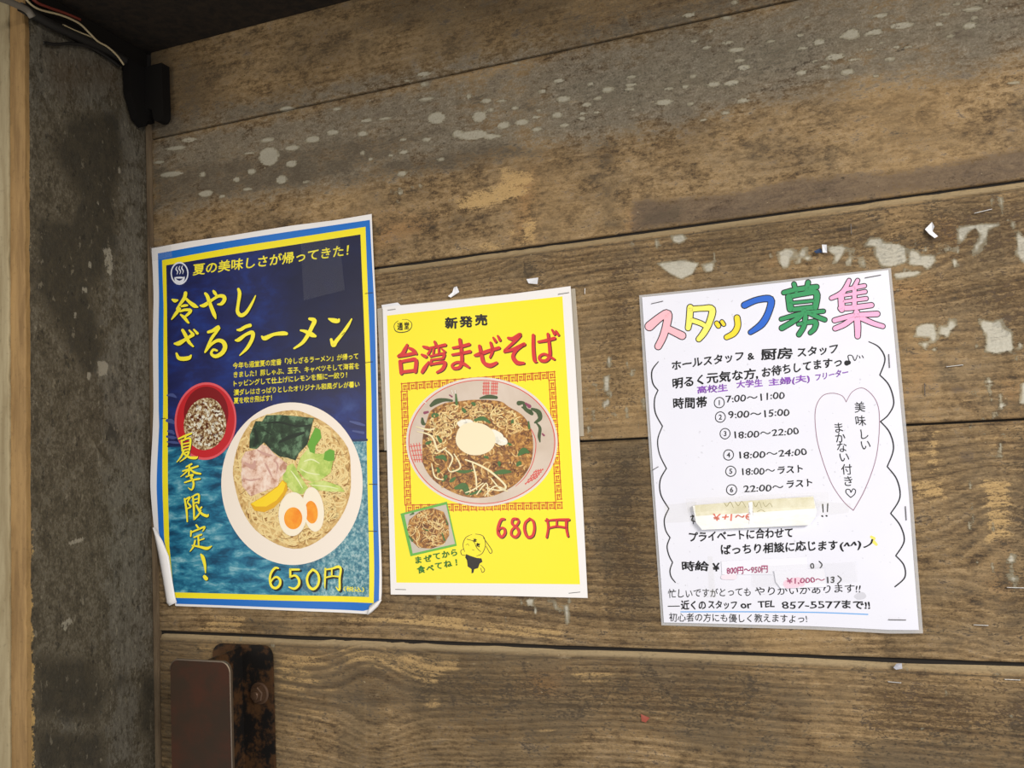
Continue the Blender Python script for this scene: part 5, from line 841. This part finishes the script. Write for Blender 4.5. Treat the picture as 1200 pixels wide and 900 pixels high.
CLD = [[(771.7, 424, .9), (764.3, 434.6, 1.3), (765.2, 449, 1.3), (771.3, 457.5, 1.1)], [(771.3, 457.5, 1.1), (767.3, 468, 1.2), (768.3, 484, 1.3), (776.5, 499.5, 1.1)], [(776.5, 499.5, 1), (771, 515, 1.1), (773, 532, 1.1), (781, 548.8, 1.1)], [(781, 549, 1.1), (773.7, 563, 1.3), (774.6, 580, 1.3), (783.9, 596, 1.1)], [(783.9, 596, 1.1), (778.7, 608, 1.2), (780, 621, 1.2), (785.2, 630, 1.1)], [(785.2, 630, 1.1), (781.8, 640, 1.2), (784, 651, 1.2), (788.2, 659, 1.1)], [(788.2, 659, 1.1), (785.2, 668, 1.2), (786.5, 676, 1.2), (791.5, 682.5, .9)],
       [(1018, 400.5, .8), (1030, 407, 1.3), (1037, 421, 1.4), (1031, 439.5, 1.2)], [(1031, 439.5, 1.2), (1042, 452, 1.4), (1047.3, 472, 1.4), (1041, 486, 1.3), (1031.8, 494, 1.2)], [(1031.8, 494, 1.2), (1042.5, 507, 1.4), (1047, 526, 1.4), (1039.7, 546.8, 1.2)], [(1039.7, 546.8, 1.2), (1051, 562, 1.4), (1054.5, 583, 1.4), (1043.7, 601.6, 1.2)], [(1043.7, 601.6, 1.2), (1055, 616, 1.4), (1059.5, 634, 1.4), (1049.6, 651, 1.2)], [(1049.6, 651, 1.2), (1059, 662, 1.4), (1060, 676, 1.4), (1048.5, 687, 1.3)]]
for c_ in (CLD[:7], CLD[7:]): p3.add('cloud_outline', *strokes(c_, .1, sub=6), iPen, 4)
p3.add('heart_outline', *strokes([[(991.6, 471, .7), (987, 464, .7), (976, 460.8, .8), (963.8, 464, .8), (956, 478, .8), (955.6, 500, .8), (960, 526, .8), (973, 563.7, .8), (988, 587, .8), (1000, 598, .9)], [(1000, 598, .9), (1014, 572.5, .9), (1027, 534.6, .8), (1030.6, 491, .8), (1026, 468.6, .8), (1012, 455, .8), (999, 459, .7), (991.6, 471, .7)]], 0), iLine, 3)
p3.add('blue_underline', *strokes([M4([(108, 298, 5), (400, 297, 5), (700, 299, 5), (955, 307, 5)])]), iSky2, 2); p3.add('yellow_mark', *strokes([[(1021, 629, 3), (1024, 631, 4)], [(1024, 635, 4), (1027, 638, 3)]]), ink('highlighter_yellow', 240, 226, 110), 2)
p3.add('grey_smudge', *disc(1008, 698, 7, 4.5, 0, 2, 20, 0, .1), ink('smudge_grey', 206, 206, 216), 1)
for px, py, L, a, m_ in ((770, 354.5, .0105, .12, mStapD), (1023, 324, .012, .08, mStapD), (1042, 423, .011, 1.55, mStapD), (1061.6, 601.5, .011, 1.55, mStapD), (1051, 725.5, .0125, 0, mStapD), (768, 549, .006, .5, mStapD)): staple(px, py, L, a, sheet3, po3, m_)

# tapes and pasted strips on the notice
tape([(778, 592), (816, 588), (818, 611), (780, 613)], sheet3, .0006, mTape2, 'left end of clear tape crossing the notice beside the thick pasted strip')
tape([(804, 584), (970, 576), (972, 592), (806, 600)], sheet3, .0052, mTape2, 'long yellowish clear tape along the top of the thick pasted strip')
tape([(950, 587), (998, 590), (994, 601), (952, 606)], sheet3, .0006, mTape2, 'short wrinkled clear tape pointing at the tip of the heart')
tape([(880, 664), (1003, 658), (1006, 682), (882, 688)], sheet3, .0012, mTape, 'clear tape over the pink 1,000 price slip')
tape([(829, 652), (835, 652), (839, 700), (831, 700)], sheet3, .0006, mTape2, 'narrow vertical clear tape left of the hourly wage slips')
def slip(name, quad, y0, th, m_, label, cat, bev=.0, nd=None):
    t = tag(empty(name, *(lambda q: (q[0], 0, q[1]))(P(sum(q[0] for q in quad) / len(quad), sum(q[1] for q in quad) / len(quad)))), label, cat)
    W3 = PV(np.array(quad), .005); V = []; k = len(quad)
    for x, z in W3: V.append((x, -(sheet3(x, z) + y0), z))
    for x, z in W3: V.append((x, -(sheet3(x, z) + y0 + th), z))
    Fc = [tuple(range(k, 2 * k)), tuple(range(k - 1, -1, -1))] + [(i, (i + 1) % k, k + (i + 1) % k, k + i) for i in range(k)]
    mesh_obj('strip', V, Fc, m_, t); return t, Print(t, lambda x, z: sheet3(x, z) + y0 + th)
mSl = noisy('aged_pasted_paper', [(.3, (232, 231, 226)), (.5, (244, 243, 240)), (.7, (250, 250, 248))], 60, (1, 1, 3)); mSlW = mat('white_slip_paper', srgb(234, 234, 244), .5)
t1, q1 = slip('pasted_strip', [(812, 592.5), (880, 588), (953, 581), (957, 598), (955, 606), (948, 615), (880, 618), (823, 620.5), (816, 612)], .0006, .0042, mSl, 'thick cream folded paper strip with faint red writing taped across the notice', 'strip')
q1.add('faint_red_writing', *merge([L_('￥+1〜6', M3, (345, 205), (575, 200), 10.5, .03, .05)]), ink('faded_red', 236, 132, 112), 1)
q1.add('faded_scribble', *strokes([M3(s) for s in [[(415, 98, 3), (430, 118, 4), (450, 92, 4), (470, 128, 3)], [(480, 90, 3), (500, 115, 4), (520, 88, 3), (545, 125, 3)], [(590, 92, 3), (605, 122, 4), (625, 90, 3), (640, 128, 3)], [(650, 95, 3), (665, 120, 3), (690, 100, 3), (705, 122, 3)], [(615, 150, 3), (640, 140, 3), (660, 152, 3)]]]), ink('faded_olive_pen', 160, 150, 104), 1)
q1.add('aged_upper_half', *poly([M3([(235, 112), (560, 85), (765, 70), (955, 62), (965, 130), (765, 145), (560, 158), (240, 178)])]), noisy('aged_cream_tape', [(.3, (206, 198, 160)), (.5, (226, 220, 192)), (.7, (240, 236, 216))], 70), 0)
q1.add('torn_white_crease', *poly([M3([(560, 95), (585, 90), (582, 150), (592, 230), (566, 232), (575, 160)])]), ink('torn_white', 248, 246, 250), 2)
t2, q2 = slip('wage_slip', [(845, 658), (946, 653), (947, 669), (905, 670), (905, 673.5), (846, 674)], .0003, .0004, mSlW, 'small white paper slip reading 800 to 950 yen in magenta', 'slip')
q2.add('magenta_writing', *merge([L_('800円〜950円', M4, (316, 124), (502, 116), 9.5, .025, .03)]), iMag, 1); q2.add('pink_bleed', *strokes([M4([(300, 140, 20), (350, 138, 26)])]), ink('pink_bleed', 238, 224, 234), 1)
t3, q3 = slip('wage_slip', [(907, 669), (966, 666), (969, 688), (915, 690), (909, 682)], .0008, .0004, mSlW, 'small white paper slip reading 1,000 yen over a pink smear', 'slip')
q3.add('pink_smear', *strokes([M4([(592, 170, 40), (640, 162, 46), (655, 168, 30)])]), ink('pink_smear', 242, 206, 222), 1); q3.add('magenta_writing', *merge([L_('¥1,000〜', M4, (588, 168), (762, 162), 8.6, .02, .03)]), iMag, 2)

# ================================================================== scraps and stray staples left on the planks
mScr = mat('torn_white_paper', srgb(232, 232, 236), .6); mScB = mat('torn_blue_print', srgb(54, 74, 110), .5); mScG = mat('torn_grey_tape', srgb(176, 176, 184), .4)
flatw = lambda x, z: .0012
def scrap(pts, label, m_=mScr, lift=.004):
    W2 = PV(np.array(pts, float), .002); c_ = W2.mean(0); k = len(W2); rj = random.Random(int(pts[0][0])); V = [(c_[0], -.0022, c_[1])] + [(x, -.0012 - lift * rj.random(), z) for x, z in W2]; Fc = [(0, 1 + i, 1 + (i + 1) % k) for i in range(k)]
    o = mesh_obj('paper_scrap', V, Fc, m_); md = o.modifiers.new('thickness', 'SOLIDIFY'); md.thickness = .0003; tag(o, label, 'scrap'); return o
S3 = crop(430, 320, 4.285)
scrap(S3([(800, 30), (862, 24), (860, 58), (812, 52)]), 'small white paper scrap on the plank above the right half of the yellow poster')
scrap(S3([(438, 72), (455, 68), (463, 95), (448, 108), (425, 125), (413, 118), (432, 98)]), 'torn white scrap sticking up just above the top edge of the yellow poster')
scrap(c3([(735, 275), (768, 242), (778, 265), (770, 285), (796, 308), (780, 318), (752, 300)]), 'white folded paper scrap inside the knot above the right side of the notice')
scrap(c3([(252, 350), (275, 350), (277, 385), (256, 384)]), 'white half of a torn scrap above the green letter of the notice')
scrap(c3([(216, 378), (246, 364), (254, 386), (225, 390)]), 'dark blue half of a torn scrap above the green letter of the notice', mScB)
scrap(crop(1000, 600, 3)([(140, 545), (150, 530), (170, 532), (172, 550), (150, 554)]), 'small grey tape scrap on the ledge under the bottom right corner of the notice', mScG)
scrap(c7([(1052, 470), (1068, 478), (1084, 484), (1070, 500), (1056, 495)]), 'tiny reddish scrap on the lowest plank below the gap between yellow poster and notice', mat('red_scrap', srgb(150, 70, 52), .6), .001)
scrap([(447, 357.5), (466, 354.5), (470, 358), (458, 361.5), (448, 362)], 'thin white scrap at the upper left corner of the yellow poster', mScr, .001)
for (px, py, L, a, lb) in ((1152.5, 247, .0125, .12, 'bright staple highest on the right, just under the upper plank joint'), (1119, 428.5, .012, .05, 'bright staple beside the upper right side of the notice, below grey paste marks'), (1084, 456, .009, 1.5, 'upright rusty staple right of the notice between paste marks and plank joint'),
                           (1192, 689, .013, -.02, 'bright staple at the far right edge of the photo level with the wage slips'), (1150, 733, .010, -.02, 'pale staple low on the right, level with the bottom edge of the notice'), (1048.5, 800, .0095, -.05, 'bright staple on the lowest plank below the notice'), (1187, 797, .0105, 0, 'pale staple on the lowest plank at the far right of the photo'),
                           (685, 341, .005, 1.5, 'short upright staple just right of the top corner of the yellow poster'), (997.5, 268, .009, 1.55, 'dark upright staple on the plank above the pink letter of the notice')):
    o = staple(px, py, L, a, flatw, None, mStapD if 'rusty' in lb or 'dark' in lb else mStapL); tag(o, lb, 'staple', 'stray staples left in the planks')

# food printed on a plate or in a bowl belongs to that plate or bowl
def under(root, host, prefixes):
    kids = list(root.children); h_ = next(o for o in kids if o.name.split('.')[0] == host)
    for o in kids:
        if o is not h_ and o.name.split('.')[0] in prefixes: o.parent = h_
under(po1, 'red_bowl_print', ('red_bowl_rim', 'red_bowl_shade', 'broth_print', 'onion_bits', 'dark_broth_bits'))
under(po1, 'plate_print', ('noodle_bed_print', 'noodle_strands', 'pork_print', 'pork_folds', 'cabbage_print', 'leaf_print', 'leaf_folds', 'seaweed_print', 'seaweed_folds', 'lemon_rind_print', 'lemon_print', 'egg_print', 'yolk_print'))
under(po2, 'green_photo_frame', ('small_photo_ground', 'small_photo_noodles', 'small_noodle_strands', 'small_herbs'))
under(po2, 'bowl_print', ('bowl_rim_print', 'red_rim_line', 'bowl_pattern', 'dragon_print', 'dragon_accent', 'topping_bed_print', 'noodle_strands', 'minced_meat_bits', 'crumb_bits', 'herb_print', 'herb_leaf', 'sprout_print', 'soft_egg_print', 'egg_white_lump', 'egg_glints'))
